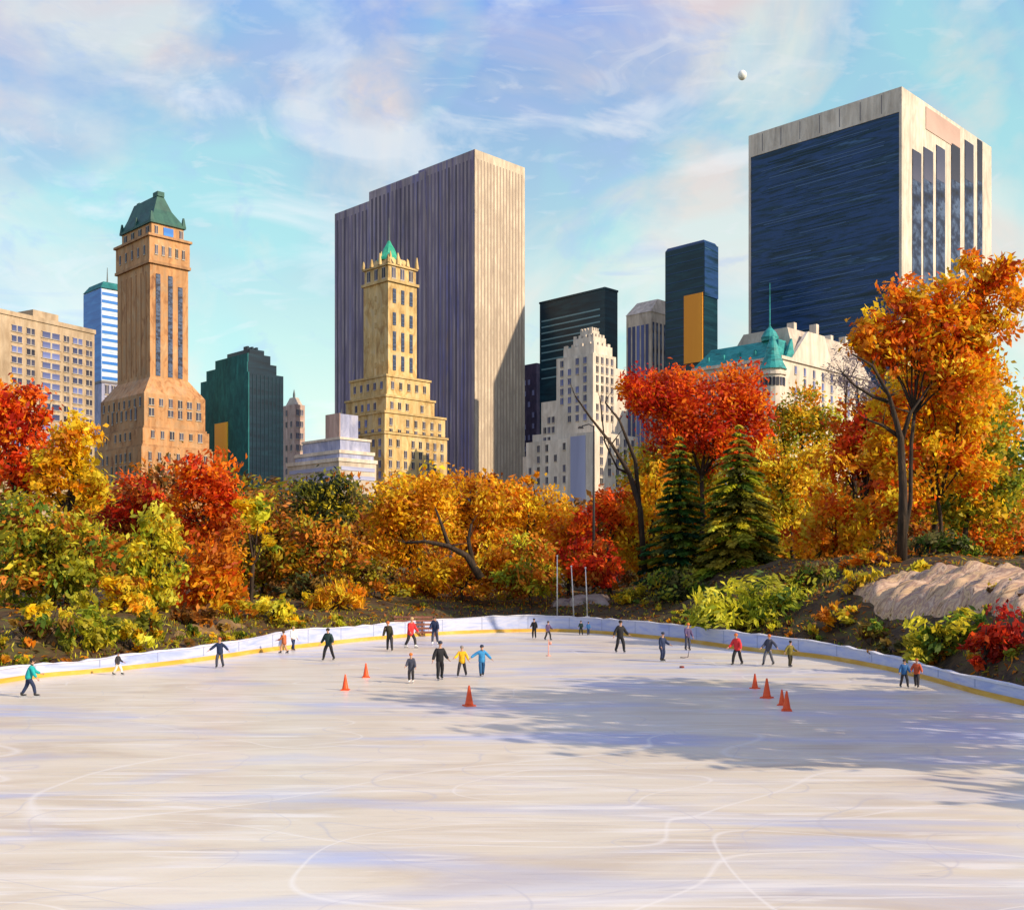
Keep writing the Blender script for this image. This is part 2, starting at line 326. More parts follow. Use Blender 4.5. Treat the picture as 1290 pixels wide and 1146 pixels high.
# ------------------------------------------------------------------ buildings
def mats_building():
    d = {}
    st = lambda n, cols, **k: paint(n, cols, (.28, .28, .13), .75, .12, 6, .9, **{'weather': .24, **k})
    d['cream'] = st('cream_masonry', [(.34, .24, .15), (.44, .33, .22), (.52, .41, .29)])
    d['apricot'] = st('apricot_brick', [(.24, .10, .045), (.42, .20, .08), (.54, .28, .12), (.46, .27, .14), (.60, .36, .18)])
    d['apricot_trim'] = st('apricot_cornice', [(.30, .14, .06), (.50, .28, .13)])
    d['gold'] = st('yellow_stone', [(.36, .21, .08), (.52, .34, .13), (.64, .47, .22), (.58, .45, .27)])
    d['gold_trim'] = st('yellow_stone_trim', [(.46, .30, .11), (.62, .46, .22)])
    d['marble'] = paint('shaded_marble', [(.15, .115, .20), (.24, .19, .28), (.36, .29, .31), (.20, .18, .36), (.30, .22, .22)], (.16, .16, .012), .75, .08, 6, .5, weather=.30)  # slab stone for the shaded faces, violet shade painted into its colour
    d['marble_dark'] = st('smoked_bay_glass', [(.09, .075, .13), (.15, .12, .17), (.12, .12, .23)], vary=.35)
    d['marble_sun'] = st('sunlit_marble', [(.44, .35, .27), (.56, .46, .35), (.66, .56, .43)])  # same slab stone for the lit side, warm sunlight painted in
    d['bay_sun'] = st('sunlit_bay_glass', [(.27, .21, .19), (.37, .29, .23), (.45, .37, .28)])  # paler copy of the bay glass, sunlight painted into its tone
    d['white'] = st('white_brick', [(.52, .44, .36), (.63, .55, .46), (.72, .64, .55)])
    d['lime'] = st('pale_limestone', [(.38, .31, .26), (.50, .42, .34), (.60, .52, .44)])
    d['pink'] = st('pink_brick', [(.38, .25, .21), (.48, .33, .28), (.56, .42, .36)])
    d['greyblue'] = st('blue_grey_panel', [(.25, .27, .42), (.36, .38, .55), (.52, .52, .66)])
    d['mauve'] = st('dark_mauve_brick', [(.05, .045, .09), (.09, .07, .12), (.13, .10, .15)])
    hz = lambda n, cols, f=(.06, .06, .45), **k: paint(n, cols, f, .32, .05, 4, .5, spec=.28, **k)
    d['navy'] = hz('navy_curtain_wall', f=(.03, .03, .30), cols=[(.006, .018, .030), (.010, .035, .075), (.020, .060, .18), (.006, .030, .050), (.05, .12, .26)])
    d['teal'] = hz('dark_teal_glass', [(.003, .016, .028), (.006, .030, .048), (.010, .052, .075)])
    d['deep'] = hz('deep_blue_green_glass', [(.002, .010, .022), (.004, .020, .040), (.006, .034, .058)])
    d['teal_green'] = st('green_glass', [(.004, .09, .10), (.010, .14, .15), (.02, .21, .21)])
    d['blue'] = hz('bright_blue_glass', [(.01, .10, .42), (.02, .16, .55), (.05, .25, .65)])
    d['silver'] = hz('silver_blue_glass', [(.30, .42, .60), (.55, .65, .75), (.75, .80, .85)], (.1, .1, 1.0))
    d['amber'] = paint('amber_reflection_panel', [(.66, .22, .008), (.78, .30, .015), (.82, .40, .04)], (.3, .3, .1), .5, .05)  # orange facade panel, sunset reflection painted into its colour
    d['golden'] = paint('golden_reflection_glass', [(.80, .42, .01), (.88, .54, .03), (.90, .62, .08)], (.3, .3, .1), .45, .05)  # gold panel glass with the reflected sunset put into its base colour
    d['copper'] = paint('green_copper', [(.006, .11, .11), (.010, .20, .20), (.03, .30, .29), (.010, .08, .09)], (.15, .15, .5), .55, .15)
    d['copper_dark'] = paint('dark_copper', [(.008, .05, .045), (.015, .085, .07), (.03, .12, .09)], (.3, .3, .2), .6, .2)
    d['copper_green'] = paint('spire_copper', [(.01, .20, .12), (.02, .33, .20), (.08, .42, .28)], (.5, .5, .3), .6, .2)
    d['window'] = paint('window_glass', [(.014, .016, .030), (.03, .032, .055), (.06, .06, .09)], (.11, .11, .19), .45, 0, 2, .2, spec=.25, vary=.6)
    d['window_blue'] = paint('blue_window_glass', [(.03, .035, .10), (.06, .075, .18), (.12, .14, .25)], (.11, .11, .19), .45, 0, 2, .2, spec=.25, vary=.55)
    d['strip'] = paint('strip_window_glass', [(.004, .006, .016), (.012, .022, .06), (.07, .11, .20), (.006, .010, .026)], (1, 1, 34), .5, 0, 3, .1, spec=.25)
    d['line'] = plain('pale_spandrel', (.14, .27, .32), .4)
    d['streak'] = plain('blue_spandrel', (.05, .11, .23), .4)
    d['shade'] = plain('roof_grey', (.16, .15, .17))
    d['sill'] = plain('window_sill_stone', (.42, .36, .29), .7)
    d['metal'] = plain('antenna_metal', (.08, .10, .11), .5)
    return d
BM = mats_building()
CUBE = {}
def cube_mesh(key, m):
    if key not in CUBE:
        b = MB().box(-.5, .5, -.5, .5, -.5, .5); n0 = len(b.f)
        if key.startswith(('windowwindow', 'arch_window')):        # sill, head and glazing bars
            b.box(-.60, .60, -.60, .60, -.62, -.505).box(-.56, .56, -.56, .56, .505, .58).box(-.05, .05, -.515, .515, -.5, .5).box(-.515, .515, -.05, .05, -.5, .5)
        me = bpy.data.meshes.new(key); me.from_pydata(b.v, [], b.f); me.materials.append(m); me.materials.append(BM['sill'])
        me.polygons.foreach_set('material_index', [0]*n0 + [1]*(len(b.f)-n0)); CUBE[key] = me
    return CUBE[key]

class Building:
    """Stands on a near corner; local x runs along the right face, local y along the left face."""
    def __init__(s, name, label, cat, px0, Y, pl, pr, a=45, group='towers beyond the park'):
        s.a = R(a); s.P = Vector((X_at(px0, Y), Y)); s.Y = Y
        s.Rv = Vector((math.sin(s.a), math.cos(s.a))); s.Lv = Vector((-math.cos(s.a), math.sin(s.a)))
        s.root = tag(empty(name, (s.P.x, Y, 0), math.pi/2 - s.a), label, cat, group)
        s.Wr = s.rx(pr); s.Wl = s.ly(pl)
    def rx(s, px, yoff=0.0):
        t = (px-CX)/F; p = s.P + yoff*s.Lv; return (t*p.y - p.x)/(math.sin(s.a) - t*math.cos(s.a))
    def ly(s, px, xoff=0.0):
        t = (px-CX)/F; p = s.P + xoff*s.Rv; return (p.x - t*p.y)/(math.cos(s.a) + t*math.sin(s.a))
    def z(s, py, x=0.0, y=0.0): return Z_at(py, (s.P + x*s.Rv + y*s.Lv).y)
    def part(s, name, mb, m, parent=None): return mb.build(name, BM[m], parent or s.root)
    def tier(s, name, e, z0, z1, m, ex=None):
        ex = e if ex is None else ex
        return s.part(name, MB().box(-e, s.Wr+ex, -e, s.Wl+ex, z0, z1), m)
    def pane(s, face, u, z, w, h, off=0.0, m='window', name='window', depth=.5, parent=None):
        o = bpy.data.objects.new(name, cube_mesh(name+m, BM[m])); COL.objects.link(o); o.parent = parent or s.root
        if face == 'r': o.location = (u, off, z); o.scale = (w, depth, h)
        else: o.location = (off, u, z); o.scale = (depth, w, h)
        return o
    def grid(s, face, us, zs, w, h, off=0.0, m='window', skip=0.0, seed=1, name='window', jit=0.0):
        rnd = random.Random(seed)
        for zc in zs:
            for u in us:
                if rnd.random() < skip: continue
                s.pane(face, u, zc, w*rnd.uniform(1-jit, 1+jit), h*rnd.uniform(1-jit, 1+jit), off, m, name)
def lin(a, b, n): return [a + (b-a)*(i+.5)/n for i in range(n)]

# 1 cream apartment block, far left
b = Building('apartment_block', 'cream apartment block with banded windows at the far left of the skyline', 'building', -30, 380, -120, 119, 30)
x40 = b.rx(33); top = b.z(405, b.rx(47))
b.part('wall', MB().box(0, b.Wr, 0, 24, 0, top), 'cream'); b.part('parapet', MB().box(-.4, b.Wr+.4, -.4, 24.4, top+.003, top+1.6), 'cream')
b.part('penthouse', MB().box(b.rx(46), b.rx(78), 2, 16, top+1.603, top+4.6), 'cream')
cols = [(33, 44, 'window'), (52, 76, 'window_blue'), (80, 87, 'window'), (91, 104, 'window_blue'), (108, 116, 'window')]
for k in range(15):
    zc = top - 4.2 - k*3.75
    for a0, a1, mm in cols:
        u0, u1 = b.rx(a0), b.rx(a1); b.pane('r', (u0+u1)/2, zc, (u1-u0)*.88, 2.1, 0, mm)
    u0, u1 = b.rx(14), b.rx(28); b.pane('r', (u0+u1)/2, zc, (u1-u0)*.88, 2.1, 0, 'window_blue')

# 2 blue glass tower
b = Building('glass_tower', 'slim bright blue glass tower behind the apricot hotel tower', 'tower', 128, 600, 106, 152)
top = b.z(362)
b.part('wall', MB().box(0, b.Wr, .6, b.Wl, 0, top), 'silver'); b.part('blue_facade', MB().box(-.4, -.003, 0, b.Wl, 0, top-.5), 'blue')
b.part('roof', MB().frustum((-.6, b.Wr+.4, -.2, b.Wl+.4), (2, b.Wr-1, 2, b.Wl-2), top+.003, top+4), 'teal_green')
b.part('antenna', MB().tube([(6, 6, top+3.5, .5), (6, 6, top+13, .15)], 6), 'metal')
for k in range(26): b.pane('r', b.Wr/2, top-3-k*4.2, b.Wr*.9, 1.6, .6, 'blue', 'window_band', .4)

# 3 apricot hotel tower with dark mansard
b = Building('hotel_tower', 'tall apricot hotel tower with dark green mansard roof', 'tower', 189, 461, 148, 237)
W, D = b.Wr, b.Wl; zs, zb, zc = b.z(331), b.z(297), b.z(278)
b.tier('shaft', 0, b.z(500), zs, 'apricot')
b.tier('cornice', .9, zs+.003, zs+1.2, 'apricot_trim')
b.tier('upper_band', .5, zs+1.203, zb, 'apricot'); b.tier('cornice', 1.3, zb+.003, zb+1.0, 'apricot_trim')
b.tier('crown', -1.4, zb+1.003, zc, 'apricot'); b.tier('cornice', -.6, zc+.003, zc+1.0, 'copper_dark')
r = b.part('roof', MB().frustum((1.0, W-1.0, 1.0, D-1.0), (W*.20, W*.66, D*.10, D*.92), zc+1.003, b.z(258)).frustum((W*.20, W*.66, D*.10, D*.92), (W*.32, W*.46, D*.14, D*.86), b.z(258)+.003, b.z(238)), 'copper_dark')
b.part('chimney', MB().box(W*.30, W*.48, D*.12, D*.26, b.z(240), b.z(234)), 'copper_dark', r); b.part('chimney', MB().box(W*.34, W*.44, D*.72, D*.80, b.z(240), b.z(236)), 'copper_dark', r)
for yy in (D*.05, D*.5, D*.95):
    for xx in (W*.08, W*.92): b.part('finial', MB().frustum((xx-.8, xx+.8, yy-.8, yy+.8), (xx-.3, xx+.3, yy-.3, yy+.3), zc+1.003, zc+4.8), 'copper_dark', r)
for u, h in ((199, 0), (214.5, 0), (227, -4)):
    uu = b.rx(u); z0, z1 = b.z(472), b.z(343)+h; b.pane('r', uu, (z0+z1)/2, 2.0, z1-z0, 0, 'strip', 'window_strip')
for k in range(6):
    u = D*(.12+.15*k); b.pane('l', u, (b.z(470)+zs-3)/2, .7, zs-3-b.z(470), 0, 'apricot_trim', 'pilaster', .35)
b.grid('r', lin(1, W-1, 5), [(zs+zb)/2+.3], 1.2, 3.6, -.5); b.grid('l', lin(1, D-1, 5), [(zs+zb)/2+.3], 1.2, 3.6, -.5)
b.pane('r', b.rx(214), (zb+zc)/2+.4, 4.5, 3.4, 1.4, 'blue', 'blue_window'); b.grid('r', [W*.2, W*.85], [(zb+zc)/2+.4], 1.4, 3.2, 1.4)
b.grid('l', lin(1.5, D-1.5, 4), [(zb+zc)/2+.4], 2.6, 3.2, 1.4)
e2 = 5.2; z2, z3 = b.z(498), b.z(536)
b.part('setback_roof', MB().frustum((-e2, W+e2, -e2, D+e2), (-.2, W+.2, -.2, D+.2), z2+.003, b.z(475)), 'apricot')
b.tier('lower_tier', e2, z3-1, z2, 'apricot'); b.tier('cornice', e2+.5, z3-2, z3-1.003, 'apricot_trim')
b.tier('base_tier', e2+1.2, b.z(562), z3-2.003, 'apricot'); b.tier('cornice', e2+1.9, b.z(562)-1, b.z(562)-.003, 'apricot_trim')
b.tier('base', e2+2.4, 0, b.z(562)-1.003, 'apricot')
b.grid('r', lin(-e2+1, W+e2-1, 6), [b.z(508), b.z(521)], 1.9, 3.2, -e2, jit=.2, skip=.12, seed=8); b.grid('l', lin(0, D, 7), [b.z(522)], 1.2, 4.2, -e2, jit=.2)
b.grid('r', lin(-e2+1, W+e2-1, 6), [b.z(549)], 1.7, 3.0, -e2-1.2, jit=.2, skip=.1, seed=4); b.grid('l', lin(-e2+1, D+e2-1, 8), [b.z(508)], 1.1, 3.2, -e2, jit=.2); b.grid('l', lin(-2, D+4, 8), [b.z(550)], 1.1, 3.0, -e2-1.2, skip=.2)
b.grid('r', lin(-6, W+6, 7), [b.z(577), b.z(592), b.z(606)], 1.3, 3.4, -e2-2.4); b.grid('l', lin(-4, D+4, 9), [b.z(577), b.z(592), b.z(606)], 1.3, 3.4, -e2-2.4, skip=.2)

# small grey building beside the hotel
b = Building('office_block', 'low slate grey block squeezed left of the apricot hotel tower', 'building', 128, 520, 112, 165)
b.part('wall', MB().box(0, b.Wr, 0, b.Wl, 0, b.z(482)), 'greyblue'); b.part('parapet', MB().box(-.3, b.Wr+.3, -.3, b.Wl+.3, b.z(482)+.003, b.z(479)), 'shade')
b.grid('r', lin(1, b.Wr-1, 4), [b.z(490+16*k) for k in range(6)], 1.8, 4.2, 0)

# 4 green stepped tower
b = Building('stepped_tower', 'dark green stepped glass tower with a golden panel', 'tower', 314, 480, 254, 357)
W, D = b.Wr, b.Wl; z0 = b.z(468)
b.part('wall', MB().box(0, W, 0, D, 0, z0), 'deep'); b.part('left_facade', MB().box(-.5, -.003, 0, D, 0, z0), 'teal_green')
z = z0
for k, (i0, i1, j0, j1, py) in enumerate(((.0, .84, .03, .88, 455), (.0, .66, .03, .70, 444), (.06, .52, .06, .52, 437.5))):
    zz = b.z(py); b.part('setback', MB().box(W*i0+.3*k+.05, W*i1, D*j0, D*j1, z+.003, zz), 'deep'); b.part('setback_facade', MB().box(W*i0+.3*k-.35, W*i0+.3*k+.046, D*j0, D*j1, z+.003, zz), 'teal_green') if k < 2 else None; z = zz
u0, u1 = b.ly(271, -.6), b.ly(287, -.6); b.pane('l', (u0+u1)/2, (b.z(527)+b.z(604))/2, abs(u0-u1), b.z(527)-b.z(604), -.6, 'golden', 'golden_panel', .6)
for k in range(8): b.pane('r', W*(.1+.115*k), z0*.5, .35, z0*.98, 0, 'teal', 'mullion', .4)
for k in range(3): b.part('roof_vent', MB().box(W*(.12+.13*k), W*(.17+.13*k), D*.12, D*.2, z+.003, z+1.6), 'deep')

# 5 small pink tower
b = Building('brick_tower', 'thin pink brick tower with a pointed cap', 'tower', 371, 700, 357, 384)
W, D = b.Wr, b.Wl; top = b.z(509)
b.part('wall', MB().box(0, W, 0, D, 0, top), 'pink'); b.part('cap', MB().frustum((1, W-1, 1, D-1), (W*.3, W*.7, D*.3, D*.7), top+.003, b.z(499)), 'lime')
b.part('finial', MB().tube([(W/2, D/2, b.z(499), .9), (W/2, D/2, b.z(494), .8), (W/2, D/2, b.z(488), .1)], 6), 'metal')
b.grid('r', lin(1, W-1, 2), [top-5-7.5*k for k in range(7)], 2.2, 3.6, 0, 'window'); b.grid('l', lin(1, D-1, 2), [top-5-7.5*k for k in range(7)], 1.6, 3.6, 0, 'window', skip=.3)

# 6 low stepped building with terraces
b = Building('terraced_building', 'low terraced blue and white building with a pink penthouse box', 'building', 427, 420, 362, 474)
W, D = b.Wr, b.Wl; z1 = b.z(552)
b.part('wall', MB().box(0, W, 0, D, 0, b.z(578)), 'lime'); b.part('terrace', MB().box(1.0, W-.5, 1.0, D-4, b.z(578)+.003, b.z(567)), 'greyblue'); b.part('terrace', MB().box(2, W-1.5, 2, D-8, b.z(567)+.003, z1), 'greyblue')
b.part('parapet', MB().box(.6, W-.1, .6, D-3.6, b.z(567)-.9, b.z(567)+.4), 'white'); b.part('parapet', MB().box(-.4, W+.4, -.4, D+.4, b.z(578)-.8, b.z(578)+.6), 'white'); b.part('parapet', MB().box(1.6, W-1.1, 1.6, D-7.6, z1+.003, z1+.9), 'white')
px0 = b.rx(449, 4)
b.part('penthouse', MB().box(3.0, 11.5, 3.2, 12.5, z1+.9, b.z(519)), 'greyblue'); b.part('pink_facade', MB().box(2.6, 2.997, 3.2, 12.5, z1+.9, b.z(519)+.3), 'pink')
b.part('mast', MB().tube([(4, 4, b.z(519), .25), (4, 4, b.z(513), .08)], 6), 'metal')
for py in (589, 600): b.pane('r', W/2, b.z(py), W*.9, 1.5, 0, 'greyblue', 'window_band'); b.pane('l', D/2, b.z(py), D*.9, 1.5, 0, 'greyblue', 'window_band')

# 7 the huge grey slab
b = Building('office_slab', 'huge grey ribbed office slab filling the middle of the skyline', 'tower', 598, 562, 421, 661, 44.5)
W, D = b.Wr, b.Wl; top = b.z(188); yA, yB, yC = b.ly(466), b.ly(537), b.ly(527)
b.part('wall', MB().box(1.2, W, .6, D-.5, 0, top-6), 'marble_dark')
b.part('front_bay', MB().box(0, 1.197, 0, yC, 0, top), 'marble'); b.part('middle_bay', MB().box(-.6, 1.197, yB, yA, 0, top-1.5), 'marble'); b.part('rear_bay', MB().box(.4, 1.197, yA+1.0, D, 0, top-6), 'marble')
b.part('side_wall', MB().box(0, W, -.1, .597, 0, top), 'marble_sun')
b.part('parapet', MB().box(1.2, W-.2, .6, yC, top-5.997, top-.3), 'marble'); b.part('parapet', MB().box(1.2, W-.2, yB, yA, top-5.997, top-1.8), 'marble')
def ribs(face, a0, a1, n, off, zt, m):
    for u in lin(a0, a1, n): b.pane(face, u, zt/2, (a1-a0)/n*.36, zt-9, off, m, 'window_strip', .25)
ribs('l', 1.5, yC-1, 15, 0, top, 'marble_dark'); ribs('l', yB+1, yA-1, 13, -.6, top-1.5, 'marble_dark'); ribs('l', yA+2, D-1, 9, .4, top-6, 'marble_dark'); ribs('r', 1.2, W-1.2, 15, -.1, top, 'bay_sun')

# 8 golden tower with green spire
b = Building('spire_tower', 'yellow stone tower with a green copper spire before the grey slab', 'tower', 489, 480, 458, 525)
W, D = b.Wr, b.Wl; zt = b.z(354)
b.tier('shaft', 0, b.z(474), zt, 'gold'); b.tier('cornice', .8, zt+.003, zt+1.2, 'gold_trim'); zc = b.z(333)
b.tier('arcade', -.3, zt+1.203, zc, 'gold'); b.tier('cornice', .4, zc+.003, zc+.8, 'gold_trim')
for f_, n_, L_ in (('r', 3, W), ('l', 3, D)): b.grid(f_, lin(.8, L_-.8, n_), [(zt+zc)/2+.6], 2.1, 4.4, .3, 'window', name='arch_window')
for i in range(4):
    for xx, yy in ((W*i/3, 0), (0, D*i/3), (W, D*i/3), (W*i/3, D)):
        if i in (0, 3) and xx != W*i/3: continue
        h = 3.6 + 1.6*(i % 2); b.part('pinnacle', MB().frustum((xx-.75, xx+.75, yy-.75, yy+.75), (xx-.2, xx+.2, yy-.2, yy+.2), zc+.803, zc+.8+h), 'gold_trim')
b.part('lantern', MB().frustum((W*.12, W*.88, D*.12, D*.88), (W*.22, W*.78, D*.22, D*.78), zc+.803, b.z(319)), 'gold')
sp = b.part('spire', MB().lathe([(5.6, b.z(321)), (5.2, b.z(318)), (3.4, b.z(311)), (2.5, b.z(304)), (1.2, b.z(298)), (.6, b.z(294))], 8, W*.46, D*.5), 'copper_green')
b.part('antenna', MB().tube([(W*.46, D*.5, b.z(296), .45), (W*.46, D*.5, b.z(264), .10)], 6), 'metal', sp)
for k in range(6): aa = k*1.047; b.part('dormer', MB().frustum((W*.46+4.9*math.cos(aa)-.6, W*.46+4.9*math.cos(aa)+.6, D*.5+4.9*math.sin(aa)-.6, D*.5+4.9*math.sin(aa)+.6), (W*.46+4.3*math.cos(aa)-.1, W*.46+4.3*math.cos(aa)+.1, D*.5+4.3*math.sin(aa)-.1, D*.5+4.3*math.sin(aa)+.1), b.z(321), b.z(310)), 'gold_trim', sp)
for u in lin(1, W-1, 3):
    for k, (p0, p1) in enumerate(((362, 380), (392, 408), (416, 440), (446, 465))):
        b.pane('r', u, (b.z(p0)+b.z(p1))/2, 1.7, b.z(p0)-b.z(p1), 0, 'strip', 'window_strip' )
b.grid('l', lin(1, D-1, 3), [b.z(372+17*k) for k in range(6)], 1.0, 2.2, 0, 'gold_trim', skip=.3, name='window_frame')
tiers = [(4.2, 499, 474), (5.6, 521, 500), (9.0, 547, 522), (9.6, 720, 548)]
for i, (e, p0, p1) in enumerate(tiers):
    z0, z1 = (b.z(p0) if i < 3 else 0), b.z(p1)
    b.tier('lower_tier', e, z0+.003, z1-.9, 'gold'); b.tier('cornice', e+.5, z1-.897, z1, 'gold_trim')
    n_ = 5 + i; zz = [z1-4.5-4.6*k for k in range(1 if i < 2 else 2 if i == 2 else 5)]
    b.grid('r', lin(-e+1, W+e-1, n_), zz, 1.5, 2.9, -e, 'window', .1, i); b.grid('l', lin(-e+1, D+e-1, n_), zz, 1.4, 2.9, -e, 'window_blue', .15, i)

# dark mauve block between slab and white hotel
b = Building('brick_block', 'dark mauve stepped block tucked behind the grey slab', 'building', 676, 640, 652, 705)
b.part('wall', MB().box(0, b.Wr, 0, b.Wl, 0, b.z(470)), 'mauve'); b.part('setback', MB().box(2, b.Wr, 2, b.Wl*.8, b.z(470)+.003, b.z(456)), 'mauve')
b.grid('l', lin(1, b.Wl-1, 4), [b.z(480+14*k) for k in range(7)], 1.6, 3, 0, 'greyblue', .3)

# 9 dark teal slab
b = Building('glass_slab', 'dark teal glass slab with pale floor lines behind the white hotel', 'tower', 762, 560, 680, 778)
W, D = b.Wr, b.Wl; top = b.z(364)
b.part('wall', MB().box(0, W, 0, D, 0, top), 'teal'); b.part('roof_band', MB().box(-.3, W+.3, -.3, D+.3, top+.003, top+1.0), 'teal')
for py in (388, 396, 404, 413, 421, 430, 440, 452, 464): b.pane('l', D*.52, b.z(py), D*.9, .7, 0, 'line', 'floor_line', .3)

# 10 white wedding-cake hotel
b = Building('stepped_hotel', 'white stepped hotel with many small windows behind the red tree', 'building', 747, 430, 701, 776)
W, D = b.Wr, b.Wl; zt = b.z(444)
b.part('wall', MB().box(0, W, 0, D, 0, zt), 'white')
zz = zt
for i0, i1, j0, j1, py in ((.12, .92, .05, .88, 432), (.26, .80, .15, .70, 420), (.34, .66, .24, .56, 411)):
    z1 = b.z(py); b.part('setback', MB().box(W*i0, W*i1, D*j0, D*j1, zz+.003, z1), 'white')
    for k in range(4): b.part('battlement', MB().box(W*(i0+(i1-i0)*k/4), W*(i0+(i1-i0)*(k+.55)/4), D*j0, D*j0+.8, z1+.003, z1+1.2), 'white'); b.part('battlement', MB().box(W*i0, W*i0+.8, D*(j0+(j1-j0)*(k+.5)/4), D*(j0+(j1-j0)*(k+.95)/4), z1+.003, z1+1.2), 'white')
    zz = z1
yl = b.ly(681); yl2 = b.ly(670); yl3 = b.ly(662)
b.part('wing', MB().box(0.4, W-1, D+.003, yl, 0, b.z(507, 0, yl)), 'white'); b.part('wing', MB().box(.4, W-1, yl+.003, yl2, 0, b.z(548, 0, yl2)), 'white'); b.part('wing', MB().box(.4, W-1, yl2+.003, yl3+2, 0, b.z(575, 0, yl3)), 'white')
b.part('front_wing', MB().box(-4.8, W+8, -4.8, D*.42, 0, b.z(546)), 'white'); b.part('low_wing', MB().box(-3.4, -.003, D*.42+.003, yl2, 0, b.z(550)), 'white')
b.part('side_wing', MB().box(W+.003, W+7, .3, D, 0, b.z(458)), 'white')
b.grid('l', lin(2, D-1, 4), [b.z(452+12*k) for k in range(7)], 1.4, 2.4, 0, 'window_blue', .08, 3); b.grid('r', lin(1, W-1, 4), [b.z(452+12*k) for k in range(7)], 1.2, 2.4, 0, 'window', .12, 4)
b.grid('l', lin(D+1, yl-1, 3), [b.z(522+13*k) for k in range(4)], 1.3, 2.4, .4, 'window', .1, 5)
b.grid('r', lin(-3, W+7, 5), [b.z(556+13*k) for k in range(5)], 1.5, 2.8, -4.8, 'window', .08, 6); b.grid('l', lin(D*.5, yl2, 5), [b.z(560+14*k) for k in range(4)], 1.2, 2.6, -3.4, 'window', .15, 7)
b.pane('l', D*.18, b.z(590), D*.40, b.z(549)-b.z(630), -4.8, 'greyblue', 'blue_facade', .4)  # front wing's shaded left face, its shadow painted on as grey blue

# 11 pale ribbed tower with sloped roof
b = Building('ribbed_tower', 'pale ribbed stone tower with a sloping roof left of the dark glass tower', 'tower', 820, 540, 789, 856)
W, D = b.Wr, b.Wl; top = b.z(392)
b.part('wall', MB().box(0, W, 0, D, 0, top), 'lime'); b.part('roof', MB().frustum((-.3, W+.3, -.3, D+.3), (W*.30, W*.85, D*.08, D*.92), top+.003, b.z(373)), 'lime')
for k in range(5): b.pane('l', D*(.15+.18*k), top*.5-2, 1.7, top-8, 0, 'window_blue', 'window_strip', .4)
for k in range(7): b.pane('r', W*(.08+.13*k), top*.5-2, 1.2, top-6, 0, 'strip', 'window_strip', .4)

# 12 dark tower with amber panel
b = Building('dark_glass_tower', 'dark glass tower with a tall orange panel', 'tower', 887, 490, 838, 904)
W, D = b.Wr, b.Wl; top = b.z(301)
b.part('wall', MB().box(0, W, 0, D, 0, top-1.5), 'teal'); b.part('roof', MB().frustum((0, W, 0, D), (.8, W-.8, .8, D-.8), top-1.497, top), 'navy'); b.part('side_facade', MB().box(0, W, -.4, -.003, b.z(372), top-1.5), 'navy')
u0, u1 = b.ly(862, -.3), b.ly(887, -.3); b.pane('l', (u0+u1)/2+.4, (b.z(368)+b.z(455))/2, abs(u0-u1)-.6, b.z(368)-b.z(455), -.15, 'amber', 'orange_panel', .7)
for k in range(24): b.pane('l', D*.5, top-4-k*4.2, D*.94, .35, 0, 'navy', 'floor_line', .24)

# 13 big dark-faced office tower at right
b = Building('framed_office_tower', 'massive dark blue office tower framed in cream stone at right', 'tower', 1136, 475, 943, 1249)
W, D = b.Wr, b.Wl; top = b.z(109)
b.part('wall', MB().box(1.0, W-.3, 1.2, D-.3, 0, top-14), 'white')
b.part('stone_frame', MB().box(0, W, 0, 1.197, 0, top).box(0, 1.6, 1.2, D, b.z(140), top).box(0, .997, D-1.2, D, 0, b.z(140)-.003), 'white')
b.part('dark_facade', MB().box(.35, .997, 1.2, D-1.203, 0, b.z(140)-.003), 'navy')
b.part('crown_wall', MB().box(1.603, W*.64, 1.2, D, top-13.997, top-.4), 'white'); b.part('crown_wall', MB().box(W*.64+.003, W-.5, 1.2, D, top-13.997, top-.45), 'white')
u0, u1 = b.rx(1166), b.rx(1209); b.pane('r', (u0+u1)/2, b.z(163, (u0+u1)/2), u1-u0, 10, 0, 'pink', 'louvre', .5)
for a0, a1 in ((1149, 1160), (1163, 1175), (1179, 1190), (1198, 1209), (1215, 1226), (1231, 1237)):
    u0, u1 = b.rx(a0), b.rx(a1); zt = b.z(191-(a0-1149)*.17, (u0+u1)/2); s_ = b.pane('r', (u0+u1)/2, zt/2, u1-u0, zt, 0, 'strip', 'window_strip', .5)
    zd = b.z(230, (u0+u1)/2); b.pane('r', (u0+u1)/2, (zd+zt)/2, (u1-u0)*.96, zt-zd-1, -.03, 'window', 'dark_louvre', .56)
for k in range(7): b.pane('l', D*(.12+.13*k), b.z(124), .3, b.z(112)-b.z(136), 0, 'shade', 'joint', .2)
rnd = random.Random(3)
for k in range(90):
    zc = b.z(150) - k*1.55 + rnd.uniform(-.4, .4)
    if zc < 70: break
    w = D*rnd.uniform(.12, .8); u = D*.5 + rnd.uniform(-1, 1)*(D*.93-w)/2; b.pane('l', u, zc, w, rnd.uniform(.2, .5), .35, rnd.choice(('streak', 'teal', 'navy', 'streak')), 'floor_line', .3)

# 14 chateau hotel with copper mansard
b = Building('chateau_hotel', 'white chateau style hotel with turquoise copper mansard roofs', 'building', 984, 400, 874, 1094)
W, D = b.Wr, b.Wl; ze = b.z(452)
b.part('wall', MB().box(0, W, 0, D, 0, ze), 'white'); b.part('cornice', MB().box(-.7, W+.7, -.7, D+.7, ze+.003, ze+1.2), 'white')
b.part('mansard', MB().frustum((-.4, 9, 1, D), (3.2, 8, 3, D-6), ze+1.203, b.z(424)), 'copper')
gb = b.part('gable_roof', MB().frustum((9.003, W, -.3, D*.8), (11, W-5, 4, D*.6), ze+1.203, b.z(404)), 'lime')
b.part('gable', MB().frustum((W*.10, W*.55, -.6, 1), (W*.28, W*.46, -.3, 1), ze+1.203, b.z(408)), 'white')
b.part('copper_flank', MB().frustum((3, 9, -.3, .997), (8, 8.6, .5, .99), ze+1.203, b.z(422)), 'copper')
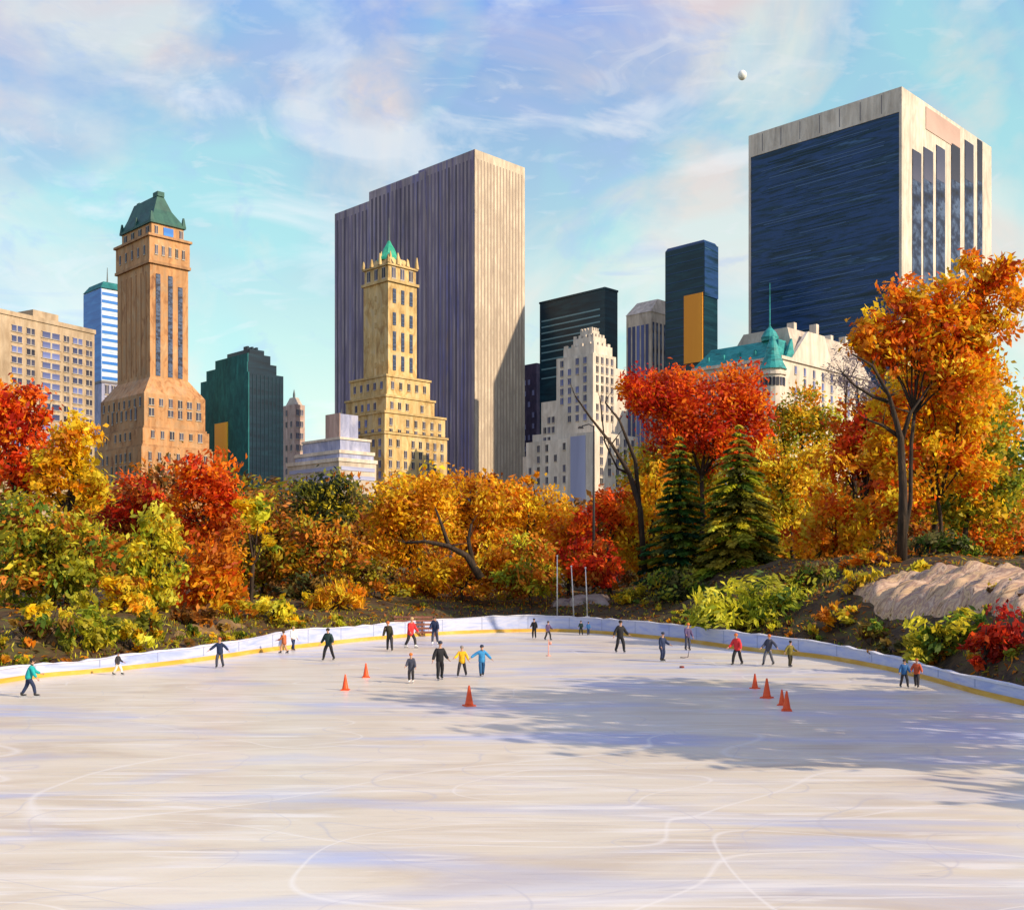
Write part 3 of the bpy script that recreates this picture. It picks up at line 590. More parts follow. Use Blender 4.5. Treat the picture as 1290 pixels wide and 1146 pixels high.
for uu in (W*.30, W*.55, W*.72, W*.9): b.part('chimney', MB().box(uu-1, uu+1, 6, 9, b.z(412), b.z(388)+rnd.uniform(-2, 1)), 'white')
for k in range(5): b.part('dormer', MB().frustum((.2, 2.4, D*(.12+.18*k)-.9, D*(.12+.18*k)+.9), (.6, 2.4, D*(.12+.18*k)-.3, D*(.12+.18*k)+.3), ze+1.203, ze+5), 'copper')
tx, ty = -2.2, 2.2
b.part('turret', MB().lathe([(4.3, 0), (4.3, b.z(474)), (4.9, b.z(474)+.2), (4.9, b.z(470)), (4.4, b.z(470)+.1), (4.4, b.z(466))], 16, tx, ty), 'white')
tr = b.part('turret_roof', MB().lathe([(5.2, b.z(466)+.003), (4.0, b.z(458)), (2.8, b.z(448)), (2.0, b.z(436)), (1.1, b.z(428)), (.7, b.z(424))], 16, tx, ty), 'copper')
for k in range(10):
    aa = 2.5 + k*.33
    o = b.pane('r', 0, 0, 1.0, 3.0, 0, 'window', 'turret_window', .4); o.location = (tx+4.3*math.cos(aa), ty+4.3*math.sin(aa), b.z(482)); o.rotation_euler = (0, 0, aa+math.pi/2)
cu = b.part('cupola', MB().lathe([(3.0, b.z(424)), (3.2, b.z(419)), (2.2, b.z(412)), (.8, b.z(407)), (.3, b.z(404))], 12, 4.5, 7.5), 'copper')
b.part('flagpole', MB().tube([(4.5, 7.5, b.z(406), .28), (4.5, 7.5, b.z(349), .12)], 6), 'copper', cu)
b.grid('r', lin(W*.1, W*.9, 8), [b.z(462), b.z(476), b.z(490), b.z(504)], 1.3, 2.8, 0, 'window_blue', .15, 9)
b.grid('l', lin(4, D-2, 8), [b.z(470), b.z(486), b.z(502)], 1.3, 2.8, 0, 'window', .1, 10)

# moon
mo = MB().ell((0, 0, 0), (13.5, 13.5, 15), 24, 16).build('moon', paint('moon_rock', [(.52, .54, .58), (.80, .80, .78), (.88, .88, .86)], (.09, .09, .09), .95, .2, 5, .6), None, True)
mo.location = (X_at(935, 3400), 3400, Z_at(95, 3400)); tag(mo, 'small pale daytime moon high in the sky at right', 'moon')

# ------------------------------------------------------------------ trees
PAL = dict(
    yellow=[(.92, .60, .012), (.88, .48, .010), (.94, .70, .03), (.66, .44, .02), (.80, .62, .03)],
    gold=[(.90, .40, .008), (.84, .28, .008), (.92, .52, .015), (.55, .18, .01), (.92, .60, .03), (.72, .30, .01)],
    orange=[(.90, .22, .008), (.80, .13, .008), (.92, .36, .012), (.58, .08, .008), (.92, .28, .01)],
    red=[(.82, .075, .010), (.90, .12, .012), (.60, .035, .010), (.92, .18, .012), (.42, .02, .008)],
    crimson=[(.46, .025, .012), (.64, .045, .012), (.28, .015, .008), (.80, .10, .015)],
    rust=[(.624, .192, .014), (.456, .120, .012), (.792, .288, .022), (.288, .072, .012), (.696, .264, .036)],
    olive=[(.405, .351, .024), (.270, .284, .020), (.621, .499, .027), (.189, .203, .019), (.756, .621, .041)],
    lime=[(.644, .621, .034), (.460, .483, .034), (.851, .759, .046), (.299, .368, .023), (.897, .828, .092)],
    green=[(.119, .196, .022), (.182, .280, .025), (.077, .140, .020), (.308, .336, .028), (.420, .406, .035)],
    dark=[(.039, .058, .018), (.065, .081, .021), (.104, .104, .029), (.182, .169, .052), (.021, .034, .016)],
    brown=[(.176, .074, .019), (.108, .046, .016), (.270, .121, .024), (.378, .203, .034), (.230, .149, .027)],
    fir=[(.032, .123, .032), (.051, .167, .038), (.087, .203, .035), (.020, .072, .029), (.203, .261, .038)],
    larch=[(.280, .238, .031), (.392, .308, .039), (.168, .168, .028), (.644, .504, .049), (.126, .140, .028)],
)
def pal(*names):
    out = []
    for n in names: out += PAL[n]
    return np.array(out)
def leaf_mesh(name, C, T, Nn, Ln, Wd, colr, parent):
    """diamond leaf clusters: centres, long axes, normals, half lengths, half widths, colours"""
    n = len(C)
    T = T/np.maximum(np.linalg.norm(T, axis=1, keepdims=True), 1e-6)
    B = np.cross(Nn, T); B /= np.maximum(np.linalg.norm(B, axis=1, keepdims=True), 1e-6); Z = np.cross(T, B)
    L_ = Ln[:, None]; W_ = Wd[:, None]
    V = np.stack([C-T*L_, C+B*W_+Z*W_*.35+T*L_*.1, C+T*L_, C-B*W_+Z*W_*.35+T*L_*.1], 1).reshape(-1, 3)
    me = bpy.data.meshes.new(name)
    me.vertices.add(n*4); me.vertices.foreach_set('co', V.astype(np.float32).ravel())
    me.loops.add(n*4); me.loops.foreach_set('vertex_index', np.arange(n*4, dtype=np.int32))
    me.polygons.add(n); me.polygons.foreach_set('loop_start', np.arange(0, n*4, 4, dtype=np.int32)); me.polygons.foreach_set('loop_total', np.full(n, 4, np.int32))
    a = me.attributes.new('leaf_colour', 'FLOAT_COLOR', 'POINT')
    cc = np.concatenate([np.clip(colr, 0, 1), np.ones((n, 1))], 1); a.data.foreach_set('color', np.repeat(cc, 4, 0).astype(np.float32).ravel())
    me.update(); me.validate()
    return link(name, me, parent, (M_LEAF,))
def foliage(rg, blobs, P, n, leaf, aspect=.5, hang=0.0, shell=2.4, fuzz=.20):
    """blobs: array of (x, y, z, rx, ry, rz); leaves gather in clumps through each blob, thicker towards its skin"""
    B = np.array(blobs, float); w = (B[:, 3]*B[:, 4]*B[:, 5])**.72; w /= w.sum()
    nc = max(6, n//34); bi = rg.choice(len(B), nc, p=w)
    d = rg.normal(size=(nc, 3)); d /= np.linalg.norm(d, axis=1, keepdims=True)
    r = rg.random(nc)**(1/shell)*rg.uniform(.86, 1.06, nc)
    cc = B[bi, :3] + d*r[:, None]*B[bi, 3:]
    ci = rg.integers(0, len(P), nc); near = ci % max(1, len(P))
    ccol = P[near]*rg.uniform(.78, 1.15, (nc, 1))
    k = rg.integers(0, nc, n)
    sig = (B[bi, 3:].mean(1)*fuzz)[k][:, None]
    C = cc[k] + rg.normal(size=(n, 3))*sig*np.array([1, 1, .8])
    Nn = d[k]*.8 + rg.normal(size=(n, 3))*.75 + np.array([0, 0, .35])
    T = rg.normal(size=(n, 3)); T[:, 2] -= hang*1.2
    cdir = rg.normal(size=(nc, 3)); T = T*.7 + cdir[k]*.9                # leaves of one clump lie roughly alike
    col = ccol[k]*rg.uniform(.75, 1.2, (n, 1)); m = rg.random(n) < .14
    col[m] = P[rg.integers(0, len(P), m.sum())]
    Ln = leaf*rg.uniform(.55, 1.3, n); return C, T, Nn, Ln, Ln*aspect*rg.uniform(.7, 1.2, n), col
COUNT = [0]
def limb(mb, p, q, r0, r1, rnd, n=5, sag=.06):
    p, q = Vector(p), Vector(q); L_ = (q-p).length; pts = []
    o = Vector((rnd.uniform(-1, 1), rnd.uniform(-1, 1), rnd.uniform(-.3, 1)))*L_*sag
    for i in range(n+1):
        t = i/n; c = p.lerp(q, t) + o*math.sin(math.pi*t) + Vector((rnd.uniform(-1, 1), rnd.uniform(-1, 1), 0))*L_*.012*(0 < i < n)
        pts.append((*c, r0+(r1-r0)*t))
    mb.tube(pts, 6 if r0 > .08 else 5); return pts
def tree(name, label, base, Y, blobs_px, palette, dens=1.0, leaf=.25, hang=0.0, group='autumn trees around the rink', cat='tree', trunk_r=None, thin=1.0, bark=None, aspect=.5, dz=0.0, fuzz=.20):
    """base: pixel column of the foot; blobs_px: (px, py, rx, ry[, dy]) as surveyed at depth Y"""
    COUNT[0] += 1; seed = COUNT[0]; rg = np.random.default_rng(seed); rnd = random.Random(seed)
    bx = X_at(base, Y); bz = gz(bx, Y) - .05 + dz
    root = tag(empty(name, (bx, Y, bz)), label, cat, group)
    k = Y/F; blobs = []; n = 0
    for q in blobs_px:
        px, py, rx, ry = q[:4]; dy = q[4] if len(q) > 4 else 0
        rx_, ry_ = rx*k, ry*k
        c = (X_at(px, Y)-bx, dy, Z_at(py, Y)-bz)
        blobs.append((*c, rx_, .5*(rx_+min(rx_, ry_))*thin, ry_)); n += 3.6*dens*rx_*ry_*math.pi/(leaf*leaf*aspect*2)*1.1
    n = int(min(n*1.15, 26000))
    leaf_mesh('crown', *foliage(rg, blobs, palette, n, leaf, aspect, hang, fuzz=fuzz), root)
    mb = MB(); cen = np.array([q[:3] for q in blobs]); zc = cen[:, 2].min()
    top = max(q[2]+q[5]*.4 for q in blobs); r0 = trunk_r or max(.10, .016*top+.05)
    if len(blobs) and top > 1.2:
        ctr = cen.mean(0); fz = max(.25*top, min(zc*.8, .5*top)); fork = (ctr[0]*.35, ctr[1]*.3, fz)
        limb(mb, (0, 0, -.3), fork, r0*1.15, r0*.75, rnd, 5, .03)
        limb(mb, fork, (ctr[0]*.8, ctr[1], top*.92), r0*.72, r0*.12, rnd, 6, .04)
        for q in blobs:
            e = (q[0]+rnd.uniform(-.2, .2)*q[3], q[1], q[2]+q[5]*.2); pts = limb(mb, fork, e, r0*.5, r0*.14, rnd, 5, .10)
            for _ in range(4):
                s_ = pts[rnd.choice((2, 3, 4))]; d_ = Vector((rnd.gauss(0, 1), rnd.gauss(0, 1), rnd.gauss(.3, .7))).normalized()
                limb(mb, s_[:3], (q[0]+d_.x*q[3]*.8, q[1]+d_.y*q[4]*.8, q[2]+d_.z*q[5]*.8), r0*.22, r0*.05, rnd, 3, .08)
    else:
        for _ in range(9):
            q = rnd.choice(blobs); d_ = Vector((rnd.gauss(0, 1), rnd.gauss(0, 1), abs(rnd.gauss(.6, .5)))).normalized()
            limb(mb, (q[0]*.5, q[1]*.5, -.1), (q[0]+d_.x*q[3]*.8, q[1]+d_.y*q[4]*.8, q[2]+d_.z*q[5]*.7), .04, .012, rnd, 3, .1)
    mb.build('trunk' if top > 1.2 else 'stem', bark or M_BARK, root, True)
    return root

def conifer(label, px, Y, py_top, py_foot, half_px, palette, drop=.18, group='evergreens by the rink'):
    COUNT[0] += 1; seed = COUNT[0]; rg = np.random.default_rng(seed); rnd = random.Random(seed)
    bx = X_at(px, Y); bz = gz(bx, Y)-.1; H = Z_at(py_top, Y)-bz; z0 = max(.3, Z_at(py_foot, Y)-bz); Rm = half_px*Y/F
    root = tag(empty('conifer_tree', (bx, Y, bz)), label, 'evergreen tree', group)
    mb = MB(); mb.tube([(0, 0, -.3, .28), (.05, 0, H*.5, .17), (0, 0, H*.98, .03)], 7)
    C, T, Nn, Ln, Wd, col = [], [], [], [], [], []
    nt_ = 19
    for i in range(nt_):
        t = i/(nt_-1); zc = z0 + (H-z0)*(t**.92); rr = Rm*(1-t)**.85*rnd.uniform(.82, 1.12) + .15
        nb = max(5, int(13*(1-t)+5)); a0 = rnd.random()*6.28
        for j in range(nb):
            a = a0 + 6.283*j/nb + rnd.uniform(-.2, .2); L_ = rr*rnd.uniform(.75, 1.15); dr = drop*L_*rnd.uniform(.7, 1.3)
            tone = palette[rg.integers(0, len(palette))]*rnd.uniform(.8, 1.2)
            p0 = np.array([0, 0, zc]); p1 = np.array([math.cos(a)*L_, math.sin(a)*L_, zc-dr+L_*.05])
            mb.tube([(*p0, .035), (*((p0+p1)/2+np.array([0, 0, .06*L_])), .022), (*p1, .008)], 4, False)
            m = max(10, int(L_*38)); s = rg.random(m)**.75
            c = p0 + (p1-p0)*s[:, None]; c[:, 2] += .25*L_*s*(1-s)
            side = np.array([-math.sin(a), math.cos(a), 0]); sd = rg.normal(size=m)*.17*(1.15-s)*max(.5, L_)
            c = c + side*sd[:, None] + rg.normal(size=(m, 3))*.05
            C.append(c); T.append(np.tile([math.cos(a), math.sin(a), -.35], (m, 1)) + side*np.sign(sd)[:, None]*.7 + rg.normal(size=(m, 3))*.15)
            Nn.append(np.tile([0, 0, 1.], (m, 1)) + rg.normal(size=(m, 3))*.4); l = rg.uniform(.20, .42, m); Ln.append(l); Wd.append(l*rg.uniform(.22, .4, m))
            cc = tone*rg.uniform(.7, 1.25, (m, 1)); col.append(cc)
    cat = lambda q: np.concatenate(q)
    leaf_mesh('crown', cat(C), cat(T), cat(Nn), cat(Ln), cat(Wd), cat(col), root)
    mb.build('trunk', M_BARK, root, True); return root

def bare_tree(label, base, Y, stems, group='bare trees'):
    """stems: list of pixel polylines (px, py, width_px)"""
    bx = X_at(base, Y); bz = gz(bx, Y)-.1; root = tag(empty('bare_tree', (bx, Y, bz)), label, 'tree', group); mb = MB(); tw = mb; rnd = random.Random(int(base))
    for s in stems:
        dy = rnd.uniform(-.8, .8)
        pts = [(X_at(px, Y)-bx, dy*i/len(s), Z_at(py, Y)-bz, w*Y/F/2) for i, (px, py, w) in enumerate(s)]
        mb.tube(pts, 6)
        for _ in range(5):
            i = rnd.randrange(len(pts)//2, len(pts)); p = pts[i]; L_ = rnd.uniform(.7, 1.8)
            limb(tw, p[:3], (p[0]+rnd.uniform(-1, 1)*L_, p[1]+rnd.uniform(-.5, .5)*L_, p[2]+rnd.uniform(.1, 1)*L_), max(.02, p[3]*.5), .008, rnd, 3)
    mb.build('trunk', M_BARK, root, True); return root

# --- left bank
tree('maple_tree', 'red orange maple at the left edge below the cream apartment block', 22, 74, [(20, 560, 48, 62), (44, 508, 26, 30), (-10, 520, 40, 55), (40, 620, 30, 40)], pal('orange', 'red'))
tree('yellow_tree', 'bright yellow tree in front of the cream apartment block', 84, 69, [(84, 572, 36, 36), (66, 622, 26, 24), (112, 612, 24, 34), (96, 548, 28, 26), (60, 590, 24, 26)], pal('yellow', 'yellow', 'gold'), dens=1.3)
tree('green_tree', 'broad olive green tree low at the left edge', 66, 66, [(70, 690, 52, 50), (30, 668, 34, 50), (110, 700, 44, 52), (60, 740, 50, 34), (10, 720, 40, 50)], pal('olive', 'lime', 'green', 'olive', 'rust'))
tree('crimson_tree', 'dark crimson tree in front of the apricot hotel tower', 164, 82, [(165, 632, 34, 36), (150, 660, 30, 34), (190, 652, 26, 34)], pal('crimson', 'red', 'rust'))
tree('maple_tree', 'tall fiery orange maple right of the apricot hotel tower', 258, 78, [(252, 600, 42, 38), (280, 624, 26, 38), (226, 640, 24, 40), (266, 664, 38, 34)], pal('orange', 'orange', 'red'))
tree('rust_tree', 'rusty brown tree under the fiery orange maple', 262, 73, [(262, 720, 44, 46), (240, 760, 36, 34), (286, 700, 26, 48), (286, 756, 26, 36)], pal('rust', 'orange', 'gold'))
tree('willow_tree', 'yellow green weeping tree left of the rusty brown tree', 198, 70, [(198, 672, 26, 40), (212, 720, 24, 56), (178, 710, 26, 60), (170, 750, 30, 36)], pal('lime', 'olive', 'yellow'), hang=1.2)
tree('yellow_tree', 'small two tiered yellow tree on a dark stem', 316, 76, [(322, 650, 25, 22), (336, 668, 16, 14), (330, 694, 22, 14), (310, 640, 14, 16)], pal('yellow', 'lime'), trunk_r=.16)
tree('brown_tree', 'shadowy olive brown tree behind the small two tiered yellow tree', 330, 90, [(330, 660, 50, 44), (360, 690, 44, 50), (320, 710, 40, 44)], pal('brown', 'rust', 'olive'))
tree('dark_tree', 'dark olive tree below the low terraced building', 408, 92, [(408, 618, 38, 28), (384, 634, 26, 26), (438, 632, 26, 28), (412, 650, 38, 24)], pal('dark', 'olive', 'dark'))
tree('brown_tree', 'deep brown and russet tree under the dark olive tree', 396, 88, [(398, 690, 44, 40), (370, 708, 30, 36), (430, 700, 30, 40)], pal('brown', 'rust', 'olive', 'gold'))
# --- centre
tree('golden_tree', 'golden tree left of centre with long leaning limbs', 520, 97, [(505, 632, 44, 36), (478, 670, 34, 40), (530, 668, 42, 40), (494, 704, 38, 30), (548, 620, 30, 28)], pal('gold', 'gold', 'yellow'))
tree('golden_tree', 'round golden tree under the foot of the grey slab', 588, 102, [(588, 618, 42, 30), (620, 640, 38, 36), (570, 650, 36, 36), (600, 680, 44, 34)], pal('gold', 'yellow', 'rust', 'gold'))
tree('golden_tree', 'yellow orange tree left of the white stepped hotel', 664, 104, [(652, 632, 36, 28), (690, 650, 38, 34), (640, 662, 34, 30), (700, 690, 34, 30), (668, 604, 14, 10)], pal('gold', 'yellow', 'gold'))
tree('rust_tree', 'orange brown tree low in the middle of the bank', 580, 93, [(560, 716, 44, 30), (608, 722, 40, 30), (530, 736, 34, 18), (640, 700, 30, 34)], pal('rust', 'gold', 'yellow'))
tree('olive_bush', 'feathery olive bush in the middle of the bank', 668, 91, [(668, 706, 32, 34), (650, 730, 28, 20), (690, 728, 26, 22)], pal('olive', 'lime', 'rust'), hang=.6, cat='bush', group='bushes on the bank')
tree('maple_tree', 'orange red maple behind the tall dark lamp mast', 768, 96, [(766, 634, 26, 26), (744, 664, 26, 30), (780, 660, 18, 26)], pal('orange', 'red'))
tree('crimson_tree', 'dark red shrubby tree at the foot of the tall lamp mast', 748, 92, [(746, 700, 30, 36), (766, 722, 22, 24), (728, 712, 22, 28)], pal('crimson', 'red', 'rust'))
tree('golden_tree', 'small amber tree left of the orange red maple', 716, 99, [(712, 664, 26, 34), (706, 704, 24, 34), (728, 690, 18, 30)], pal('gold', 'orange'))
tree('yellow_tree', 'yellow tree left of the dark fir', 806, 97, [(804, 640, 26, 34), (790, 690, 24, 34), (822, 606, 24, 30), (814, 700, 22, 34)], pal('yellow', 'gold'))
tree('olive_tree', 'olive and gold tree behind the dark fir', 826, 108, [(826, 590, 40, 34), (800, 610, 26, 30), (870, 590, 36, 34), (894, 640, 34, 50), (850, 650, 40, 50), (880, 690, 40, 40)], pal('olive', 'gold', 'lime'))
# --- right
tree('maple_tree', 'blazing red maple above the dark fir', 880, 105, [(830, 500, 46, 34), (880, 506, 50, 42), (934, 492, 36, 36), (896, 544, 50, 34), (946, 530, 30, 36), (806, 492, 28, 28), (848, 552, 40, 30), (920, 566, 40, 28), (956, 570, 24, 30)], pal('red', 'orange', 'red'), dens=1.0, trunk_r=.25)
conifer('dark green fir in front of the blazing red maple', 856, 93, 552, 728, 52, pal('fir', 'fir', 'green', 'larch'))
conifer('olive brown spruce right of the dark green fir', 931, 90, 538, 740, 68, pal('larch', 'larch', 'lime', 'green'), .30)
tree('yellow_tree', 'yellow tree behind the olive brown spruce', 1000, 101, [(996, 610, 34, 36), (972, 580, 26, 34), (1018, 584, 26, 30), (972, 650, 34, 40)], pal('yellow', 'lime', 'gold'))
tree('olive_tree', 'pale olive tree below the chateau hotel', 1010, 112, [(1008, 522, 34, 34), (986, 546, 30, 32), (1036, 540, 28, 34)], pal('olive', 'lime', 'gold'))
tree('maple_tree', 'orange red maple left of the tall bare trunk at right', 1090, 88, [(1084, 536, 38, 36), (1058, 576, 34, 34), (1106, 588, 32, 40), (1116, 524, 26, 34), (1110, 630, 24, 36), (1080, 560, 30, 30)], pal('orange', 'red', 'gold'), dens=.8)
tree('golden_tree', 'orange gold tree low beside the olive brown spruce', 1050, 84, [(1042, 648, 38, 34), (1076, 660, 36, 32), (1020, 680, 30, 30), (1070, 692, 40, 20)], pal('gold', 'orange', 'yellow'))
tree('oak_tree', 'large orange topped oak on a dark forked trunk at right', 1137, 72, [(1138, 376, 34, 32), (1112, 408, 36, 28), (1170, 408, 36, 32), (1206, 384, 32, 36), (1236, 350, 28, 36), (1098, 436, 32, 22), (1240, 404, 36, 40), (1150, 438, 50, 26), (1206, 430, 44, 30), (1270, 370, 30, 50), (1176, 470, 40, 34), (1214, 474, 40, 40), (1120, 462, 20, 18)], pal('orange', 'gold', 'orange', 'yellow'), trunk_r=.15, dens=1.3)
tree('yellow_tree', 'tall yellow tree behind the forked oak trunk', 1176, 86, [(1174, 486, 40, 40), (1150, 530, 28, 40), (1200, 500, 36, 46), (1168, 570, 34, 40), (1164, 620, 32, 36), (1226, 470, 34, 40), (1250, 510, 36, 60), (1140, 490, 26, 34)], pal('yellow', 'yellow', 'gold', 'lime'), dens=1.3)
tree('green_tree', 'olive green tree at the right edge above the tan rock', 1214, 80, [(1214, 590, 34, 50), (1236, 540, 30, 46), (1210, 640, 36, 34), (1250, 620, 36, 60)], pal('olive', 'green', 'olive', 'gold'))
tree('golden_tree', 'orange and rust tree behind the tan rock at the right edge', 1222, 92, [(1220, 670, 44, 26), (1180, 676, 34, 24), (1262, 660, 40, 40)], pal('orange', 'gold', 'rust'))
tree('golden_tree', 'bright golden tree directly behind the forked oak trunk', 1190, 77, [(1196, 470, 46, 38), (1158, 492, 38, 40), (1218, 516, 40, 46), (1118, 520, 30, 36), (1170, 556, 44, 46), (1110, 572, 28, 40), (1214, 580, 36, 44), (1140, 612, 40, 40)], pal('gold', 'yellow', 'orange', 'yellow'), trunk_r=.16, dens=1.1)
# limbs that show on the oak
bare_tree('dark leaning bare branches in front of the white stepped hotel', 812, 95, [[(812, 720, 8), (806, 640, 7), (792, 596, 6), (770, 560, 4), (744, 528, 3), (724, 500, 2)], [(806, 640, 6), (800, 580, 5), (780, 530, 3), (762, 508, 2)], [(792, 596, 5), (778, 590, 3), (762, 556, 2), (756, 500, 1.6)]])
bare_tree('dark bare trunk with raised limbs standing before the forked oak', 1128, 70, [[(1136, 712, 14), (1137, 620, 11), (1133, 552, 8.5), (1118, 500, 5), (1096, 462, 3.5), (1070, 448, 2)], [(1134, 560, 7), (1146, 520, 5), (1160, 500, 3)], [(1120, 506, 6), (1100, 500, 4), (1076, 486, 3), (1060, 470, 2)], [(1133, 550, 6), (1112, 536, 4), (1090, 528, 2)]])
bare_tree('fallen looking dark limb leaning left in the golden trees', 604, 91, [[(606, 728, 12), (588, 700, 9), (566, 688, 7), (536, 682, 5), (512, 684, 3)], [(566, 690, 6), (556, 660, 4), (548, 640, 2)], [(596, 712, 7), (590, 680, 5), (594, 660, 3)]])
tree('smoke_tree', 'bare grey mauve treetops beside the chateau hotel', 1076, 130, [(1070, 470, 26, 34), (1090, 500, 24, 30)], np.array([(.30, .24, .27), (.22, .18, .24), (.40, .32, .30)]), dens=.35, aspect=.25)
# --- back rows that close the view under the skyline
BACK = [(-20, 640, 60, 70, 'brown', 'green'), (110, 660, 60, 60, 'olive', 'brown'), (200, 640, 50, 60, 'rust', 'brown'), (300, 650, 50, 60, 'brown', 'olive'), (370, 640, 50, 40, 'olive', 'brown'), (450, 650, 50, 50, 'rust', 'brown'),
        (530, 630, 50, 40, 'gold', 'rust'), (620, 632, 50, 34, 'rust', 'gold'), (700, 656, 50, 34, 'rust', 'brown'), (770, 650, 40, 50, 'brown', 'gold'), (840, 630, 60, 70, 'olive', 'brown'), (930, 620, 60, 80, 'green', 'olive'),
        (1010, 620, 60, 80, 'gold', 'olive'), (1090, 620, 60, 80, 'rust', 'olive'), (1180, 600, 60, 90, 'olive', 'gold'), (1260, 590, 60, 100, 'green', 'olive')]
for i, (px, py, rx, ry, p1, p2) in enumerate(BACK):
    where = ['left edge of the view', 'left of the weeping tree', 'behind the crimson tree', 'behind the fiery orange maple', 'behind the dark olive tree', 'behind the leaning golden tree', 'between the golden trees', 'behind the round golden tree', 'behind the small amber tree', 'behind the tall lamp mast', 'behind the dark green fir', 'behind the olive brown spruce', 'behind the yellow tree by the spruce', 'behind the orange red maple at right', 'behind the tall yellow tree', 'right edge of the view'][i]
    tree('backdrop_tree', f'dusky {p1} coloured tree in the back row, {where}', px, 124 + 9*(i % 3), [(px, py, rx, ry), (px-rx*.5, py+ry*.6, rx*.8, ry*.7), (px+rx*.5, py+ry*.5, rx*.8, ry*.8), (px, py+ry*1.0, rx, ry*.6)], pal(p1, p2), leaf=.5, dens=.7, group='back row trees')
# --- undergrowth that closes the view between the trunks
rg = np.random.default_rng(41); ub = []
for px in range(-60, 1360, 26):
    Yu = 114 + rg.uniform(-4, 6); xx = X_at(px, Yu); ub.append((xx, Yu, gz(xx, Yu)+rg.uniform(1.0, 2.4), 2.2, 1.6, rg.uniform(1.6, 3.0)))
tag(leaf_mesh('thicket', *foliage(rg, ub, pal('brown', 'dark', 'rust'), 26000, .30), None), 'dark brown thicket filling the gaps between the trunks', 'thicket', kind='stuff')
# --- shrubs
def foot_depth(px, py):
    """depth at which the line of sight through the bush's foot meets the bank"""
    ys = np.arange(36, 112, .2); xs = X_at(px, ys); zs = Z_at(py, ys); g_ = ground(xs, ys); s_ = rim_dist(xs, ys)
    for y_, a_, b_, c_ in zip(ys, zs, g_, s_):
        if c_ > .9 and a_ <= b_ + .02: return float(y_)
    return None
def bush(label, px, Y, blobs, *p, **k):
    Y = foot_depth(px, max(q[1]+q[3] for q in blobs)-4) or Y
    return tree(k.pop('name', 'bush'), label, px, Y, blobs, pal(*p), cat='bush', group='bushes on the bank', leaf=k.pop('leaf', .22), **k)
bush('lime green spreading shrub below the olive brown spruce', 950, 79, [(900, 762, 38, 26), (950, 752, 46, 28), (1005, 756, 42, 28), (930, 776, 60, 18), (880, 776, 22, 16), (1030, 766, 20, 22)], 'lime', 'lime', 'green', leaf=.3, aspect=.35, hang=.3)
bush('mossy green bush beside the tan rock at right', 1182, 54, [(1180, 800, 36, 28), (1160, 820, 26, 18), (1206, 810, 30, 24), (1222, 786, 26, 22)], 'green', 'lime', 'olive', leaf=.2)
bush('dark red bush at the right edge', 1240, 50, [(1242, 818, 26, 24), (1262, 800, 30, 40), (1226, 836, 18, 12)], 'crimson', leaf=.18)
bush('golden yellow spiky bush at the left foot of the bank', 425, 82, [(425, 752, 34, 18), (404, 758, 22, 14), (448, 756, 20, 14)], 'yellow', 'gold', leaf=.3, aspect=.25, hang=-1.2)
bush('bright yellow bush left of the spiky golden bush', 345, 73, [(345, 766, 26, 18), (322, 772, 22, 14), (366, 774, 16, 10)], 'yellow', 'lime')
bush('amber bush beside the bright yellow bush', 300, 71, [(298, 772, 24, 14), (280, 776, 16, 12)], 'gold', 'olive')
bush('amber yellow bush under the weeping tree', 155, 66, [(152, 740, 28, 18), (176, 756, 20, 16), (142, 760, 24, 14)], 'gold', 'yellow')
bush('golden bush low between the weeping and rusty trees', 184, 62, [(186, 774, 22, 20), (204, 786, 18, 14)], 'gold', 'yellow', 'olive')
bush('tall yellow green bush at the left shore', 112, 60, [(112, 786, 30, 30), (96, 766, 22, 22), (134, 796, 24, 24)], 'lime', 'olive', hang=.6)
bush('low lime bush at the left shore below the golden bush', 152, 59, [(152, 800, 24, 18), (176, 806, 20, 12)], 'lime', 'yellow', 'olive')
bush('small yellow bush at the far left edge', 66, 62, [(66, 772, 22, 16), (42, 776, 22, 16)], 'yellow', 'olive')
bush('dark green bush under the small yellow bush', 40, 60, [(36, 792, 34, 16), (74, 796, 28, 16)], 'green', 'brown')
bush('rusty bush under the rusty brown tree', 236, 67, [(232, 780, 26, 12), (256, 776, 24, 14)], 'rust', 'brown')
bush('yellow bush at the foot of the forked oak', 1160, 69, [(1160, 716, 18, 12), (1174, 708, 14, 10)], 'yellow', 'lime')
bush('orange bush left of the forked oak', 1082, 76, [(1084, 704, 28, 9), (1060, 708, 20, 8)], 'gold', 'orange')
bush('dark green bush right of the forked oak', 1176, 74, [(1180, 682, 36, 16), (1212, 690, 30, 12)], 'green', 'dark')
bush('dark bush under the orange gold tree', 1040, 80, [(1040, 724, 40, 14), (1070, 728, 34, 12), (1006, 722, 26, 14)], 'dark', 'green', 'brown')
bush('dark green bush at the foot of the fir', 846, 86, [(842, 738, 34, 22), (872, 744, 26, 18)], 'dark', 'green')
bush('yellow green bush right of the three white poles', 812, 87, [(812, 744, 28, 10), (790, 752, 22, 8), (838, 736, 20, 8)], 'yellow', 'olive', leaf=.24, aspect=.3)
bush('ochre bush on the bare bank right of the lime shrub', 1062, 66, [(1058, 772, 24, 14), (1040, 780, 18, 12)], 'olive', 'gold', 'rust')
bush('small moss bush under the left end of the tan rock', 1098, 60, [(1098, 796, 24, 12), (1116, 804, 20, 12)], 'green', 'olive', 'brown')
bush('yellow bush above the left end of the tan rock', 1088, 70, [(1086, 728, 24, 10), (1066, 736, 18, 10)], 'yellow', 'olive', 'gold')
bush('golden bush between the lime shrub and the bank top', 1020, 75, [(1016, 734, 26, 10), (990, 736, 22, 10)], 'gold', 'lime')
bush('rust coloured bush on top of the bank left of the oak', 1112, 72, [(1110, 706, 20, 10)], 'rust', 'gold')
